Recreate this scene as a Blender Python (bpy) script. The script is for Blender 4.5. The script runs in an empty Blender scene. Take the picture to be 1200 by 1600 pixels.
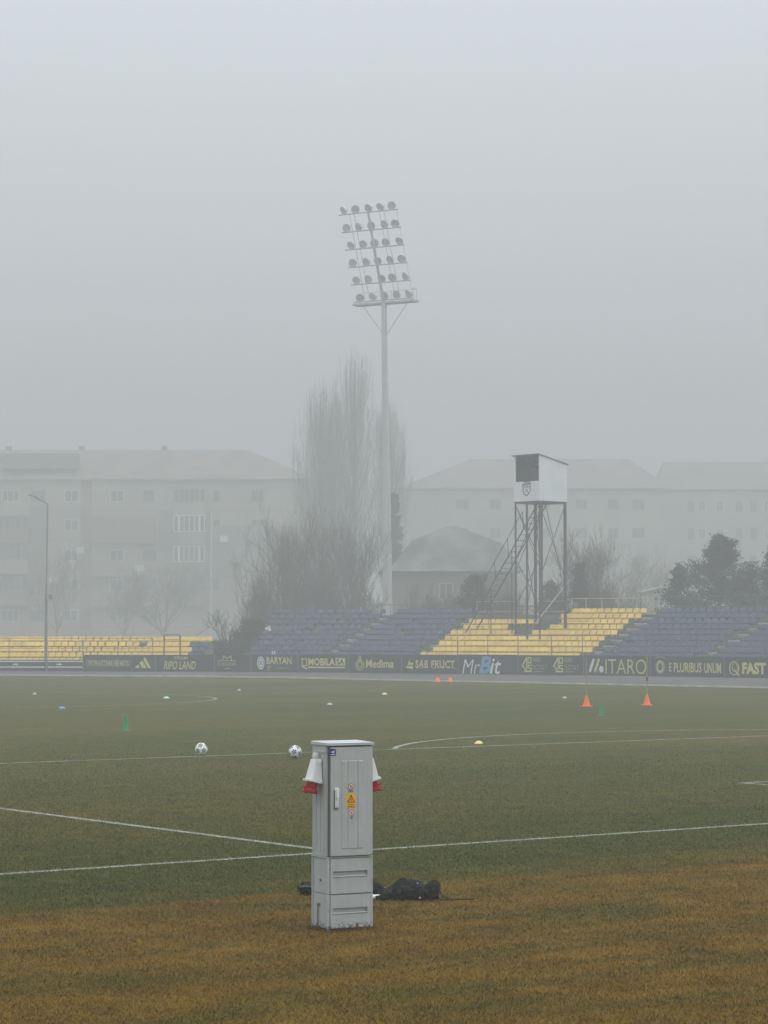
import bpy, bmesh, math, random
import numpy as np
from mathutils import Vector, Matrix

# ------------------------------------------------------------------ camera, sky, sun, exposure
F, H, YH = 3791.0, 2.217, 984.5          # focal length (px of the 1200 px wide frame), eye height, horizon row
PITCH = math.atan((YH - 800) / F)
sc = bpy.context.scene
col = sc.collection
cam = bpy.data.cameras.new('camera')
cam.sensor_fit = 'HORIZONTAL'; cam.sensor_width = 36; cam.lens = 36 * F / 1200
cam.clip_start = 0.1; cam.clip_end = 3000
camo = bpy.data.objects.new('camera', cam); col.objects.link(camo)
camo.location = (0, 0, H); camo.rotation_euler = (math.pi / 2 + PITCH, 0, 0)
sc.camera = camo
sc.render.resolution_x, sc.render.resolution_y = 768, 1024

SUN_EL, SUN_AZ = math.radians(48), math.radians(120)
world = bpy.data.worlds.new('World'); sc.world = world; world.use_nodes = True
wn, wl = world.node_tree.nodes, world.node_tree.links
bg = wn['Background']
sky = wn.new('ShaderNodeTexSky'); sky.sky_type = 'NISHITA'; sky.sun_disc = False
sky.sun_elevation = SUN_EL; sky.sun_rotation = SUN_AZ; sky.dust_density = 6; sky.air_density = 2
wmix = wn.new('ShaderNodeMix'); wmix.data_type = 'RGBA'; wmix.inputs[0].default_value = 0.93
wmix.inputs[7].default_value = (9.6, 10.35, 10.9, 1)      # the even layer of cloud over everything
# an overcast sky is brighter overhead than at the horizon
wtc = wn.new('ShaderNodeTexCoord'); wse = wn.new('ShaderNodeSeparateXYZ'); wmr = wn.new('ShaderNodeMapRange')
wmr.inputs['To Min'].default_value = .45; wmr.inputs['To Max'].default_value = 2.1
wmu = wn.new('ShaderNodeMix'); wmu.data_type = 'RGBA'; wmu.blend_type = 'MULTIPLY'; wmu.inputs[0].default_value = 1
wmu.inputs[6].default_value = (11.1, 11.85, 12.65, 1)
wl.new(wtc.outputs['Generated'], wse.inputs[0]); wl.new(wse.outputs['Z'], wmr.inputs['Value']); wl.new(wmr.outputs[0], wmu.inputs[7])
wl.new(wmu.outputs[2], wmix.inputs[7])
wl.new(sky.outputs[0], wmix.inputs[6]); wl.new(wmix.outputs[2], bg.inputs[0])
bg.inputs[1].default_value = 0.092

sun = bpy.data.lights.new('sun', 'SUN'); sun.energy = 0.5; sun.angle = math.radians(60); sun.color = (1, .97, .93)
suno = bpy.data.objects.new('sun', sun); col.objects.link(suno)
suno.rotation_euler = (math.pi / 2 - SUN_EL, 0, math.pi - SUN_AZ)
suno.location = (0, 0, 60)

sc.view_settings.view_transform = 'Standard'; sc.view_settings.look = 'None'
sc.view_settings.exposure = 0.0; sc.view_settings.gamma = 1.0; sc.view_settings.use_curve_mapping = False
sc.render.engine = 'CYCLES'
sc.cycles.use_denoising = True
sc.cycles.max_bounces = 6; sc.cycles.diffuse_bounces = 3; sc.cycles.glossy_bounces = 2
sc.cycles.transmission_bounces = 2; sc.cycles.volume_bounces = 4; sc.cycles.transparent_max_bounces = 6
sc.cycles.caustics_reflective = False; sc.cycles.caustics_refractive = False

random.seed(7)
rng = np.random.default_rng(7)

# ------------------------------------------------------------------ pixel -> world
CT, ST = math.cos(PITCH), math.sin(PITCH)
def ray(px, py):
    a = (px - 600) / F; b = (800 - py) / F
    return Vector((a, CT - b * ST, ST + b * CT))
def G(px, py):                       # point of the level ground seen at that pixel
    d = ray(px, py); k = -H / d.z
    return Vector((d.x * k, d.y * k, 0))
def P(px, py, Y):                    # point at distance Y seen at that pixel
    d = ray(px, py); k = Y / d.y
    return Vector((d.x * k, Y, H + d.z * k))

# ------------------------------------------------------------------ materials
def hx(c): return (c[0], c[1], c[2], 1)
def mat(name, c, rough=.6, var=.12, scale=6, metallic=0, bump=0, bscale=40, spec=.4, c2=None):
    m = bpy.data.materials.new(name); m.use_nodes = True
    n, l = m.node_tree.nodes, m.node_tree.links
    b = n['Principled BSDF']; b.inputs['Roughness'].default_value = rough
    b.inputs['Metallic'].default_value = metallic; b.inputs['Specular IOR Level'].default_value = spec
    tc = n.new('ShaderNodeTexCoord'); t = n.new('ShaderNodeTexNoise'); t.inputs['Scale'].default_value = scale
    t.inputs['Detail'].default_value = 5
    l.new(tc.outputs['Object'], t.inputs['Vector'])
    r = n.new('ShaderNodeValToRGB')
    lo = c2 if c2 else tuple(x * (1 - var) for x in c)
    hi = c if c2 else tuple(min(1, x * (1 + var)) for x in c)
    r.color_ramp.elements[0].color = hx(lo); r.color_ramp.elements[1].color = hx(hi)
    r.color_ramp.elements[0].position = .35; r.color_ramp.elements[1].position = .65
    l.new(t.outputs['Fac'], r.inputs[0]); l.new(r.outputs[0], b.inputs['Base Color'])
    if bump:
        t2 = n.new('ShaderNodeTexNoise'); t2.inputs['Scale'].default_value = bscale
        bp = n.new('ShaderNodeBump'); bp.inputs['Strength'].default_value = bump; bp.inputs['Distance'].default_value = .02
        l.new(tc.outputs['Object'], t2.inputs['Vector']); l.new(t2.outputs['Fac'], bp.inputs['Height'])
        l.new(bp.outputs[0], b.inputs['Normal'])
    return m

M = {}
M['cab'] = mat('cabinet grey polyester', (.43, .455, .455), .5, .05, 9, bump=.06, bscale=160)
def grime(m):                          # mud splashed up from the turf and faint runs down the sides
    n, l = m.node_tree.nodes, m.node_tree.links; b = n['Principled BSDF']; src = b.inputs['Base Color'].links[0].from_socket
    tc = n.new('ShaderNodeTexCoord'); se = n.new('ShaderNodeSeparateXYZ'); l.new(tc.outputs['Object'], se.inputs[0])
    mr = n.new('ShaderNodeMapRange'); mr.inputs['From Min'].default_value = .16; mr.inputs['From Max'].default_value = .0; mr.inputs['To Min'].default_value = -.25; mr.inputs['To Max'].default_value = .30; l.new(se.outputs['Z'], mr.inputs['Value'])
    t = n.new('ShaderNodeTexNoise'); t.inputs['Scale'].default_value = 34; t.inputs['Detail'].default_value = 6; t.inputs['Roughness'].default_value = .7; l.new(tc.outputs['Object'], t.inputs['Vector'])
    ad = n.new('ShaderNodeMath'); ad.operation = 'ADD'; l.new(t.outputs['Fac'], ad.inputs[0]); l.new(mr.outputs[0], ad.inputs[1])
    r = n.new('ShaderNodeValToRGB'); r.color_ramp.elements[0].position = .62; r.color_ramp.elements[1].position = .8; l.new(ad.outputs[0], r.inputs[0])
    mx = n.new('ShaderNodeMix'); mx.data_type = 'RGBA'; mx.inputs[7].default_value = (.06, .048, .03, 1); l.new(r.outputs[0], mx.inputs[0]); l.new(src, mx.inputs[6])
    mp = n.new('ShaderNodeMapping'); mp.inputs['Scale'].default_value = (60, 60, 1.6); l.new(tc.outputs['Object'], mp.inputs[0])
    t2 = n.new('ShaderNodeTexNoise'); t2.inputs['Scale'].default_value = 1; t2.inputs['Detail'].default_value = 3; l.new(mp.outputs[0], t2.inputs['Vector'])
    r2 = n.new('ShaderNodeValToRGB'); r2.color_ramp.elements[0].position = .35; r2.color_ramp.elements[1].position = .7; r2.color_ramp.elements[0].color = (.93, .93, .92, 1); l.new(t2.outputs['Fac'], r2.inputs[0])
    m2 = n.new('ShaderNodeMix'); m2.data_type = 'RGBA'; m2.blend_type = 'MULTIPLY'; m2.inputs[0].default_value = 1; l.new(mx.outputs[2], m2.inputs[6]); l.new(r2.outputs[0], m2.inputs[7])
    l.new(m2.outputs[2], b.inputs['Base Color'])
grime(M['cab'])
M['cabroof'] = mat('cabinet roof polyester', (.50, .52, .515), .45, .05, 9, bump=.05, bscale=120)
M['cabd'] = mat('cabinet shadow gap', (.05, .05, .05), .8)
M['white'] = mat('white plastic', (.76, .77, .76), .35, .04)
M['whited'] = mat('worn white plastic', (.6, .6, .58), .5, .1)
M['red'] = mat('red plug plastic', (.36, .008, .014), .4, .1, spec=.2)
M['blue_st'] = mat('blue sticker', (.012, .03, .13), .4, .03)
M['yel_st'] = mat('yellow warning sticker', (.8, .42, .01), .45, .03)
M['redink'] = mat('red ink', (.5, .03, .04), .5, .03)
M['ink'] = mat('black ink', (.02, .02, .02), .5, .03)
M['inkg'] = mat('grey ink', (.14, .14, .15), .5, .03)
M['bag'] = mat('black nylon', (.006, .0055, .006), .6, .3, 20, bump=.5, bscale=60, spec=.12)
M['strap'] = mat('black webbing', (.006, .006, .006), .7, .2)
M['metal'] = mat('galvanised steel', (.36, .38, .38), .55, .08, 3, metallic=.1)
M['mast'] = mat('painted mast steel', (.42, .50, .48), .6, .06, 1.5)
M['masthead'] = mat('mast head steel', (.34, .37, .38), .6, .08, 3)
M['lampg'] = mat('floodlight housing', (.5, .53, .54), .4, .1, 3)
M['glass'] = mat('lamp glass', (.35, .40, .42), .15, .05)
M['dark'] = mat('dark painted steel', (.055, .055, .06), .6, .15, 3)
M['lampp'] = mat('weathered lamp post', (.21, .215, .215), .6, .12, 3)
M['rail'] = mat('grey steel rail', (.13, .135, .14), .6, .15, 3)
M['yrail'] = mat('faded yellow rail', (.55, .42, .16), .6, .1, 3)
M['conc'] = mat('concrete', (.15, .15, .145), .9, .2, 1.5, bump=.3, bscale=8)
M['conc2'] = mat('stair concrete', (.25, .25, .24), .9, .15, 2)
M['concl'] = mat('pale concrete step', (.5, .5, .48), .9, .15, 2)
M['seaty'] = mat('faded yellow seat plastic', (.84, .60, .14), .55, .14, 1.3)
M['seatb'] = mat('blue seat plastic', (.068, .10, .175), .55, .18, 1.3)
M['board'] = mat('black banner vinyl', (.022, .024, .036), .55, .15, 1.2, bump=.15, bscale=3)
M['bprint'] = mat('pale yellow print', (.62, .58, .2), .6, .05)
M['wprint'] = mat('white print', (.75, .76, .78), .6, .05)
M['bluprint'] = mat('blue print', (.13, .33, .55), .6, .05)
M['dimprint'] = mat('dull yellow print', (.3, .29, .13), .6, .05)
M['orange'] = mat('orange cone plastic', (.95, .17, .03), .4, .06)
M['greenc'] = mat('green cone plastic', (.012, .30, .11), .45, .1)
M['discy'] = mat('yellow disc plastic', (.85, .7, .25), .45, .04)
M['discw'] = mat('pale disc plastic', (.42, .45, .45), .45, .04)
M['discb'] = mat('blue disc plastic', (.12, .3, .6), .45, .04)
M['discg'] = mat('mint disc plastic', (.45, .75, .62), .45, .04)
M['ballw'] = mat('football white', (.82, .82, .8), .35, .03)
M['balld'] = mat('football dark patch', (.05, .045, .06), .35, .1)
M['pole'] = mat('worn wooden pole', (.42, .25, .12), .6, .2, 12)
M['poley'] = mat('olive pole sleeve', (.3, .27, .06), .6, .1)
M['cabin'] = mat('white sheet cladding', (.74, .78, .80), .5, .05, 1)
M['cabdark'] = mat('painted cabin shade', (.03, .03, .03), .9)
M['bark'] = mat('bark', (.085, .075, .062), .9, .3, 2)
M['twig'] = mat('bare twigs', (.105, .095, .08), .9, .3, 1)
M['poptwig'] = mat('pale poplar twigs', (.12, .115, .09), .9, .3, 1)
M['needle'] = mat('pine needles', (.018, .028, .018), .8, .5, .9, c2=(.04, .05, .035))
M['needle2'] = mat('fir needles', (.03, .042, .03), .8, .5, .7, c2=(.05, .06, .045))
M['wallA'] = mat('pale render', (.36, .34, .30), .9, .2, .15)
M['wallB'] = mat('grey render', (.23, .215, .195), .9, .2, .15)
M['wallbr'] = mat('brown balcony panel', (.23, .18, .14), .9, .2, .3)
M['roof'] = mat('red tile roof', (.25, .20, .175), .85, .2, .4, bump=.4, bscale=3)
M['roof2'] = mat('weathered tile roof', (.2, .18, .165), .85, .2, .4, bump=.4, bscale=3)
M['winglass'] = mat('dark window glass', (.09, .10, .105), .15, .2, .3)
M['winframe'] = mat('white window frame', (.75, .76, .76), .5, .03)
M['houseroof'] = mat('patched old roof', (.15, .15, .14), .9, .4, .5, bump=.4, bscale=3)
M['house'] = mat('house render', (.17, .145, .11), .9, .1, .4)
M['tarp'] = mat('white tarpaulin', (.42, .42, .41), .6, .05)
M['shrub'] = mat('dark shrub leaves', (.02, .026, .016), .8, .4, .9, c2=(.045, .045, .03))

# ------------------------------------------------------------------ mesh helpers
class MB:
    def __init__(s): s.v = []; s.f = []; s.m = []
    def add(s, vs, fs, mi=0):
        o = len(s.v); s.v += [tuple(v) for v in vs]
        s.f += [tuple(i + o for i in f) for f in fs]; s.m += [mi] * len(fs); return s
    def box(s, c, d, mi=0, rz=0, mtx=None):
        c = Vector(c); h = Vector(d) / 2; R = Matrix.Rotation(rz, 3, 'Z')
        vs = []
        for x in (-1, 1):
            for y in (-1, 1):
                for z in (-1, 1):
                    p = R @ Vector((x * h.x, y * h.y, z * h.z)) + c
                    vs.append(mtx @ p if mtx else p)
        return s.add(vs, [(0, 1, 3, 2), (4, 6, 7, 5), (0, 4, 5, 1), (2, 3, 7, 6), (0, 2, 6, 4), (1, 5, 7, 3)], mi)
    def tube(s, pts, r, n=8, mi=0, cap=True, r2=None, seg0=0):
        pts = [Vector(p) for p in pts]; k = len(pts)
        rs = r if isinstance(r, (list, tuple)) else [r + ((r2 if r2 is not None else r) - r) * i / max(1, k - 1) for i in range(k)]
        vs = []; t0 = (pts[1] - pts[0]).normalized()
        up = Vector((0, 0, 1)) if abs(t0.z) < .9 else Vector((1, 0, 0))
        a = t0.cross(up).normalized(); 
        for i, p in enumerate(pts):
            t = (pts[min(i + 1, k - 1)] - pts[max(i - 1, 0)]).normalized()
            a = (a - t * a.dot(t)).normalized(); b = t.cross(a)
            for j in range(n):
                w = 2 * math.pi * j / n
                vs.append(p + (a * math.cos(w) + b * math.sin(w)) * rs[i])
        fs = [(i * n + j, i * n + (j + 1) % n, (i + 1) * n + (j + 1) % n, (i + 1) * n + j) for i in range(k - 1) for j in range(n)]
        if cap: fs += [tuple(range(n - 1, -1, -1)), tuple(range((k - 1) * n, k * n))]
        return s.add(vs, fs, mi)
    def lathe(s, prof, n=24, mi=0, c=(0, 0, 0), mtx=None):
        vs = []; k = len(prof); c = Vector(c)
        for r, z in prof:
            for j in range(n):
                w = 2 * math.pi * j / n; p = Vector((r * math.cos(w), r * math.sin(w), z)) + c
                vs.append(mtx @ p if mtx else p)
        fs = [(i * n + j, i * n + (j + 1) % n, (i + 1) * n + (j + 1) % n, (i + 1) * n + j) for i in range(k - 1) for j in range(n)]
        fs += [tuple(range(n - 1, -1, -1)), tuple(range((k - 1) * n, k * n))]
        return s.add(vs, fs, mi)
    def hull(s, bot, top, mi=0):       # two loops with as many points
        n = len(bot)
        fs = [(i, (i + 1) % n, n + (i + 1) % n, n + i) for i in range(n)] + [tuple(range(n - 1, -1, -1)), tuple(range(n, 2 * n))]
        return s.add(list(bot) + list(top), fs, mi)
    def build(s, name, mats, parent=None, smooth=False, bevel=0, bseg=2, loc=None, rz=0):
        me = bpy.data.meshes.new(name); me.from_pydata(s.v, [], s.f)
        if not isinstance(mats, (list, tuple)): mats = [mats]
        for m in mats: me.materials.append(m)
        if len(mats) > 1: me.polygons.foreach_set('material_index', s.m)
        bm = bmesh.new(); bm.from_mesh(me); bmesh.ops.recalc_face_normals(bm, faces=bm.faces); 
        if bevel: bmesh.ops.bevel(bm, geom=[e for e in bm.edges if len(e.link_faces) == 2 and e.calc_face_angle(0) > .5], offset=bevel, segments=bseg, affect='EDGES', clamp_overlap=True)
        bm.to_mesh(me); bm.free()
        if smooth:
            me.polygons.foreach_set('use_smooth', [True] * len(me.polygons))
            try: me.set_sharp_from_angle(angle=math.radians(40))
            except Exception: pass
        o = bpy.data.objects.new(name, me); col.objects.link(o)
        if parent: o.parent = parent
        if loc is not None: o.location = loc
        o.rotation_euler.z = rz
        return o

def tag(o, label=None, cat=None, group=None, kind=None):
    if label: o['label'] = label
    if cat: o['category'] = cat
    if group: o['group'] = group
    if kind: o['kind'] = kind
    return o
def empty(name, loc, label, cat, group=None, rz=0):
    o = bpy.data.objects.new(name, None); col.objects.link(o); o.empty_display_size = .2
    o.location = loc; o.rotation_euler.z = rz
    return tag(o, label, cat, group)
def part(o, src, parent):              # a copy of a part under another thing
    c = o.copy(); col.objects.link(c); c.parent = parent; return c
def copy_tree(root, loc, rz, label):
    r = root.copy(); col.objects.link(r); r.location = loc; r.rotation_euler.z = rz; r['label'] = label
    for ch in list(root.children):
        c = ch.copy(); col.objects.link(c); c.parent = r
        for g in list(ch.children):
            d = g.copy(); col.objects.link(d); d.parent = c
    return r

# ------------------------------------------------------------------ the pitch frame: origin = where the box side line meets the goal line
O = Vector((-.4466, 24.3912, 0)); TH = .6311
bu = Vector((math.cos(TH), math.sin(TH), 0)); av = Vector((-math.sin(TH), math.cos(TH), 0))

def turf_nodes(m, blades=False):
    n, l = m.node_tree.nodes, m.node_tree.links
    b = n['Principled BSDF']; b.inputs['Roughness'].default_value = .9; b.inputs['Specular IOR Level'].default_value = .12
    tc = n.new('ShaderNodeTexCoord')
    def noise(scale, detail=6, vec=None, rough=.55, dist=0):
        t = n.new('ShaderNodeTexNoise'); t.inputs['Scale'].default_value = scale; t.inputs['Detail'].default_value = detail
        t.inputs['Roughness'].default_value = rough; t.inputs['Distortion'].default_value = dist
        l.new(vec or tc.outputs['Object'], t.inputs['Vector']); return t.outputs['Fac']
    def ramp(src, stops):
        r = n.new('ShaderNodeValToRGB'); e = r.color_ramp.elements
        e[0].position, e[0].color = stops[0][0], hx(stops[0][1]); e[1].position, e[1].color = stops[-1][0], hx(stops[-1][1])
        for p, c in stops[1:-1]:
            x = e.new(p); x.color = hx(c)
        l.new(src, r.inputs[0]); return r.outputs[0]
    def mth(op, a, bb=None, clamp=False):
        x = n.new('ShaderNodeMath'); x.operation = op; x.use_clamp = clamp
        for i, q in enumerate((a, bb)):
            if q is None: continue
            if isinstance(q, (int, float)): x.inputs[i].default_value = q
            else: l.new(q, x.inputs[i])
        return x.outputs[0]
    def mix(f, a, bb, mode='MIX'):
        x = n.new('ShaderNodeMix'); x.data_type = 'RGBA'; x.blend_type = mode
        if isinstance(f, (int, float)): x.inputs[0].default_value = f
        else: l.new(f, x.inputs[0])
        for i, q in ((6, a), (7, bb)):
            if isinstance(q, tuple): x.inputs[i].default_value = hx(q)
            else: l.new(q, x.inputs[i])
        return x.outputs[2]
    sep = n.new('ShaderNodeSeparateXYZ'); l.new(tc.outputs['Object'], sep.inputs[0])
    V = sep.outputs['Y']
    st = n.new('ShaderNodeMapping'); st.inputs['Scale'].default_value = (.35, 1.3, 1); l.new(tc.outputs['Object'], st.inputs[0])
    big = noise(.16, 4, st.outputs[0], .5, .6); mid = noise(1.4, 6, None, .6, .8); fine = noise(14, 5, None, .7); vf = noise(70, 3, None, .7)
    green = ramp(mid, [(.25, (.030, .042, .002)), (.5, (.045, .053, .003)), (.75, (.066, .065, .004))])
    olive = ramp(mid, [(.25, (.056, .055, .003)), (.5, (.078, .068, .004)), (.8, (.108, .084, .006))])
    # belt of greener turf just outside the goal line, browner patches inside the field
    belt = mth('MULTIPLY', ramp(mth('MULTIPLY_ADD', V, .25) if False else mth('ADD', mth('MULTIPLY', V, .25), .5), [(0, (0, 0, 0)), (.01, (1, 1, 1)), (.55, (.5, .5, .5)), (.7, (0, 0, 0))]), .8)
    f1 = mth('SUBTRACT', ramp(big, [(.36, (0, 0, 0)), (.62, (1, 1, 1))]), belt, True)
    field = mix(f1, green, olive)
    brown = ramp(noise(1.1, 7, None, .65, .5), [(.28, (.070, .044, .002)), (.42, (.112, .066, .003)), (.58, (.144, .085, .005)), (.8, (.205, .132, .018))])
    edge = mth('ADD', V, mth('MULTIPLY', mth('SUBTRACT', noise(1.6, 7, None, .65), .5), .8))
    isb = mth('MULTIPLY', mth('SUBTRACT', mth('MULTIPLY', edge, -1), 2.78), 7, True)
    lim = mth('MULTIPLY', mth('ADD', V, 14), 1.5, True)
    c = mix(mth('MULTIPLY', isb, lim), field, brown)
    gp = ramp(noise(.8, 6, st.outputs[0], .6, 1.0), [(.46, (0, 0, 0)), (.62, (1, 1, 1))])
    c = mix(mth('MULTIPLY', mth('MULTIPLY', gp, isb), .6), c, (.046, .050, .003))
    c = mix(1.0, c, ramp(fine, [(.3, (.8, .8, .8)), (.7, (1.2, 1.2, 1.2))]), 'MULTIPLY')
    c = mix(1.0, c, ramp(vf, [(.3, (.7, .7, .7)), (.7, (1.25, 1.25, 1.25))]), 'MULTIPLY')
    c = mix(1.0, c, ramp(noise(3.2, 6, None, .75), [(.32, (.78, .79, .8)), (.68, (1.22, 1.2, 1.15))]), 'MULTIPLY')
    if blades:
        at = n.new('ShaderNodeAttribute'); at.attribute_name = 'tint'
        c = mix(1.0, c, at.outputs['Color'], 'MULTIPLY')
    l.new(c, b.inputs['Base Color'])
    if not blades:
        bp = n.new('ShaderNodeBump'); bp.inputs['Strength'].default_value = .35; bp.inputs['Distance'].default_value = .02
        l.new(noise(22, 6, None, .8), bp.inputs['Height']); l.new(bp.outputs[0], b.inputs['Normal'])
    return m
mg = bpy.data.materials.new('turf'); mg.use_nodes = True; turf_nodes(mg)
mb = bpy.data.materials.new('turf blades'); mb.use_nodes = True; turf_nodes(mb, True)
mline = mat('chalk line paint', (.40, .41, .36), .9, .3, 7, c2=(.16, .17, .11))
mlineb = mat('chalked grass blades', (.42, .43, .38), .9, .3, 30, c2=(.2, .21, .12))

# ground sheet, as fine rings so it stays one plain sheet
ca = G(511, 1456); CR = math.radians(27); CW, CD = .378, .27       # where the cabinet stands
g = MB(); g.add([(-480, -480, 0), (480, -480, 0), (480, 480, 0), (-480, 480, 0)], [(0, 1, 2, 3)])
go = g.build('grass_ground', mg, loc=O, rz=TH); tag(go, kind='structure')

# painted markings, in pitch coordinates (u along the goal line, v into the field)
W = .105; ml = MB()
def seg(u0, v0, u1, v1, w=W, z=.004):
    a = Vector((u0, v0)); b = Vector((u1, v1)); d = (b - a).normalized(); nn = Vector((-d.y, d.x)) * w / 2
    k = max(1, int((b - a).length / .5)); pts = [a.lerp(b, i / k) for i in range(k + 1)]
    vs = []
    for p in pts:
        q = random.uniform(.85, 1.1)
        vs += [(p.x + nn.x * q, p.y + nn.y * q, z), (p.x - nn.x * q, p.y - nn.y * q, z)]
    ml.add(vs, [(2 * i, 2 * i + 1, 2 * i + 3, 2 * i + 2) for i in range(k)])
def arc(cu, cv, r, a0, a1, n=60, w=W, z=.004):
    vs = []
    for i in range(n + 1):
        t = a0 + (a1 - a0) * i / n
        vs += [(cu + (r + s * w / 2) * math.cos(t), cv + (r + s * w / 2) * math.sin(t), z) for s in (-1, 1)]
    ml.add(vs, [(2 * i, 2 * i + 1, 2 * i + 3, 2 * i + 2) for i in range(n)])
UC = 20.16
lines_uv = [(-13.8, 0, 53.5, 0), (0, .06, 0, 16.5 - .06), (.0, 16.5, 40.32, 16.5), (40.32, .06, 40.32, 16.44),
            (11, .06, 11, 5.44), (10.94, 5.5, 29.38, 5.5), (29.32, .06, 29.32, 5.44), (-13.8, .06, -13.8, 103), (-13.74, 51.5, 53.4, 51.5),
            (-4.15, -.12, -4.15, -.62)]
for q in lines_uv: seg(*q, z=.004)
a_ = math.asin(5.5 / 9.15)
arc(UC, 11, 9.15, a_ + .02, math.pi - a_ - .02); arc(UC, 51.5, 9.15, 0, 2 * math.pi, 96, z=.0075)
mo = ml.build('pitch_markings', mline, loc=O, rz=TH); tag(mo, kind='structure')

# running track between the pitch and the stands, with its pale kerb
PXB = [(-260, 1048.6), (-60, 1049.1), (0, 1049.2), (130, 1049.4), (400, 1050.5), (640, 1052.8), (960, 1056.2), (1200, 1060), (1320, 1062.6), (1700, 1074)]
def board_y(px):
    for (x0, y0), (x1, y1) in zip(PXB, PXB[1:]):
        if px <= x1: return y0 + (y1 - y0) * (px - x0) / (x1 - x0)
    return PXB[-1][1]
PXK = [(-260, 1054.5), (0, 1055.5), (130, 1056.5), (300, 1057.5), (450, 1059.5), (600, 1063), (780, 1066.5), (960, 1070.5), (1200, 1075.5), (1320, 1078.5), (1700, 1092)]
mtrack = mat('worn track cinder', (.12, .098, .088), .95, .15, .25, c2=(.055, .055, .06))
mkerb = mat('track kerb', (.5, .5, .45), .9, .15, 2)
vs = []
for i, (x, y) in enumerate(PXK):
    p = G(x, y); q = G(x, board_y(x)); d = (q - p).normalized()
    vs += [(p.x, p.y, .004), (q.x + d.x * 1.0, q.y + d.y * 1.0, .004)]
t = MB(); t.add(vs, [(2 * i, 2 * i + 1, 2 * i + 3, 2 * i + 2) for i in range(len(PXK) - 1)])
tag(t.build('running_track', mtrack), kind='structure')
k = MB()
for (x0, y0), (x1, y1) in zip(PXK, PXK[1:]):
    a, b = G(x0, y0), G(x1, y1); d = (b - a); L = d.length
    k.box((a + b) / 2 + Vector((0, 0, .03)), (L - .01, .1, .06), rz=math.atan2(d.y, d.x))
tag(k.build('track_kerb', mkerb), kind='structure')

# short turf blades where the picture is close enough to show them
def turf_blades():
    N = 760000
    # distance drawn so that density falls off
    Y = 12.6 + (1 - (1 - rng.random(N)) ** .42) * 47
    hw_ = Y * .165 + .3; X = (rng.random(N) - .5) * 2 * hw_
    tail = rng.random(N) < .34; X = np.where(tail, np.sign(X) * (hw_ + (1 - np.sqrt(1 - rng.random(N))) * 9), X)   # thins out to both sides
    u = (X - O.x) * bu.x + (Y - O.y) * bu.y; v = (X - O.x) * av.x + (Y - O.y) * av.y
    wh = np.zeros(N, bool)
    for (u0, v0, u1, v1) in lines_uv:
        if u0 == u1: wh |= (abs(u - u0) < W * .48) & (v > min(v0, v1)) & (v < max(v0, v1))
        else: wh |= (abs(v - v0) < W * .48) & (u > min(u0, u1)) & (u < max(u0, u1))
    hgt = (.010 + .016 * rng.random(N) ** 2) * np.clip(1.2 - (Y - 12) / 50, .3, 1); wd = (.0035 + .004 * rng.random(N)) * (1 + .035 * (Y - 12))
    # longer, uncut tufts round the foot of the cabinet
    K = 1100; e = rng.integers(0, 4, K); f = rng.random(K); cc_, ss_ = math.cos(CR), math.sin(CR)
    lx = np.where(e == 0, f * CW, np.where(e == 1, CW + .012 + rng.random(K) * .03, np.where(e == 2, f * CW, -.012 - rng.random(K) * .03)))
    ly = np.where(e == 0, -.014 - rng.random(K) * .035, np.where(e == 1, f * CD, np.where(e == 2, CD + .012 + rng.random(K) * .03, f * CD)))
    X[:K] = ca.x + lx * cc_ - ly * ss_; Y[:K] = ca.y + lx * ss_ + ly * cc_
    u[:K] = (X[:K] - O.x) * bu.x + (Y[:K] - O.y) * bu.y; v[:K] = (X[:K] - O.x) * av.x + (Y[:K] - O.y) * av.y
    hgt[:K] = .012 + .022 * rng.random(K); wd[:K] = .003 + .003 * rng.random(K); wh[:K] = False
    ang = rng.random(N) * 6.283; lean = hgt * (.3 + .9 * rng.random(N)); la = rng.random(N) * 6.283
    c = np.stack([u, v, np.zeros(N)], 1)
    dx = np.stack([np.cos(ang), np.sin(ang), np.zeros(N)], 1) * wd[:, None] / 2
    tip = np.stack([np.cos(la) * lean, np.sin(la) * lean, hgt], 1)
    V = np.empty((N, 3, 3)); V[:, 0] = c - dx; V[:, 1] = c + dx; V[:, 2] = c + tip
    me = bpy.data.meshes.new('grass')
    me.vertices.add(3 * N); me.vertices.foreach_set('co', V.reshape(-1).astype(np.float32))
    me.loops.add(3 * N); me.loops.foreach_set('vertex_index', np.arange(3 * N, dtype=np.int32))
    me.polygons.add(N); me.polygons.foreach_set('loop_start', np.arange(0, 3 * N, 3, dtype=np.int32))
    me.materials.append(mb); me.materials.append(mlineb)
    me.polygons.foreach_set('material_index', wh.astype(np.int32))
    at = me.color_attributes.new('tint', 'FLOAT_COLOR', 'POINT')
    tn = .88 + 1.15 * rng.random(N) ** 1.6; hue = rng.random(N)
    cc = np.ones((N, 3, 4)); 
    cc[:, :, 0] = (tn * (1 + .22 * hue))[:, None]; cc[:, :, 1] = (tn)[:, None]; cc[:, :, 2] = (tn * (1 + .35 * hue))[:, None]
    at.data.foreach_set('color', cc.reshape(-1).astype(np.float32))
    me.update(); me.validate()
    o = bpy.data.objects.new('grass', me); col.objects.link(o); o.location = O; o.rotation_euler.z = TH
    tag(o, 'short worn turf, brown by the cabinet and olive beyond the white line', 'grass', kind='stuff')
turf_blades()

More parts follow.
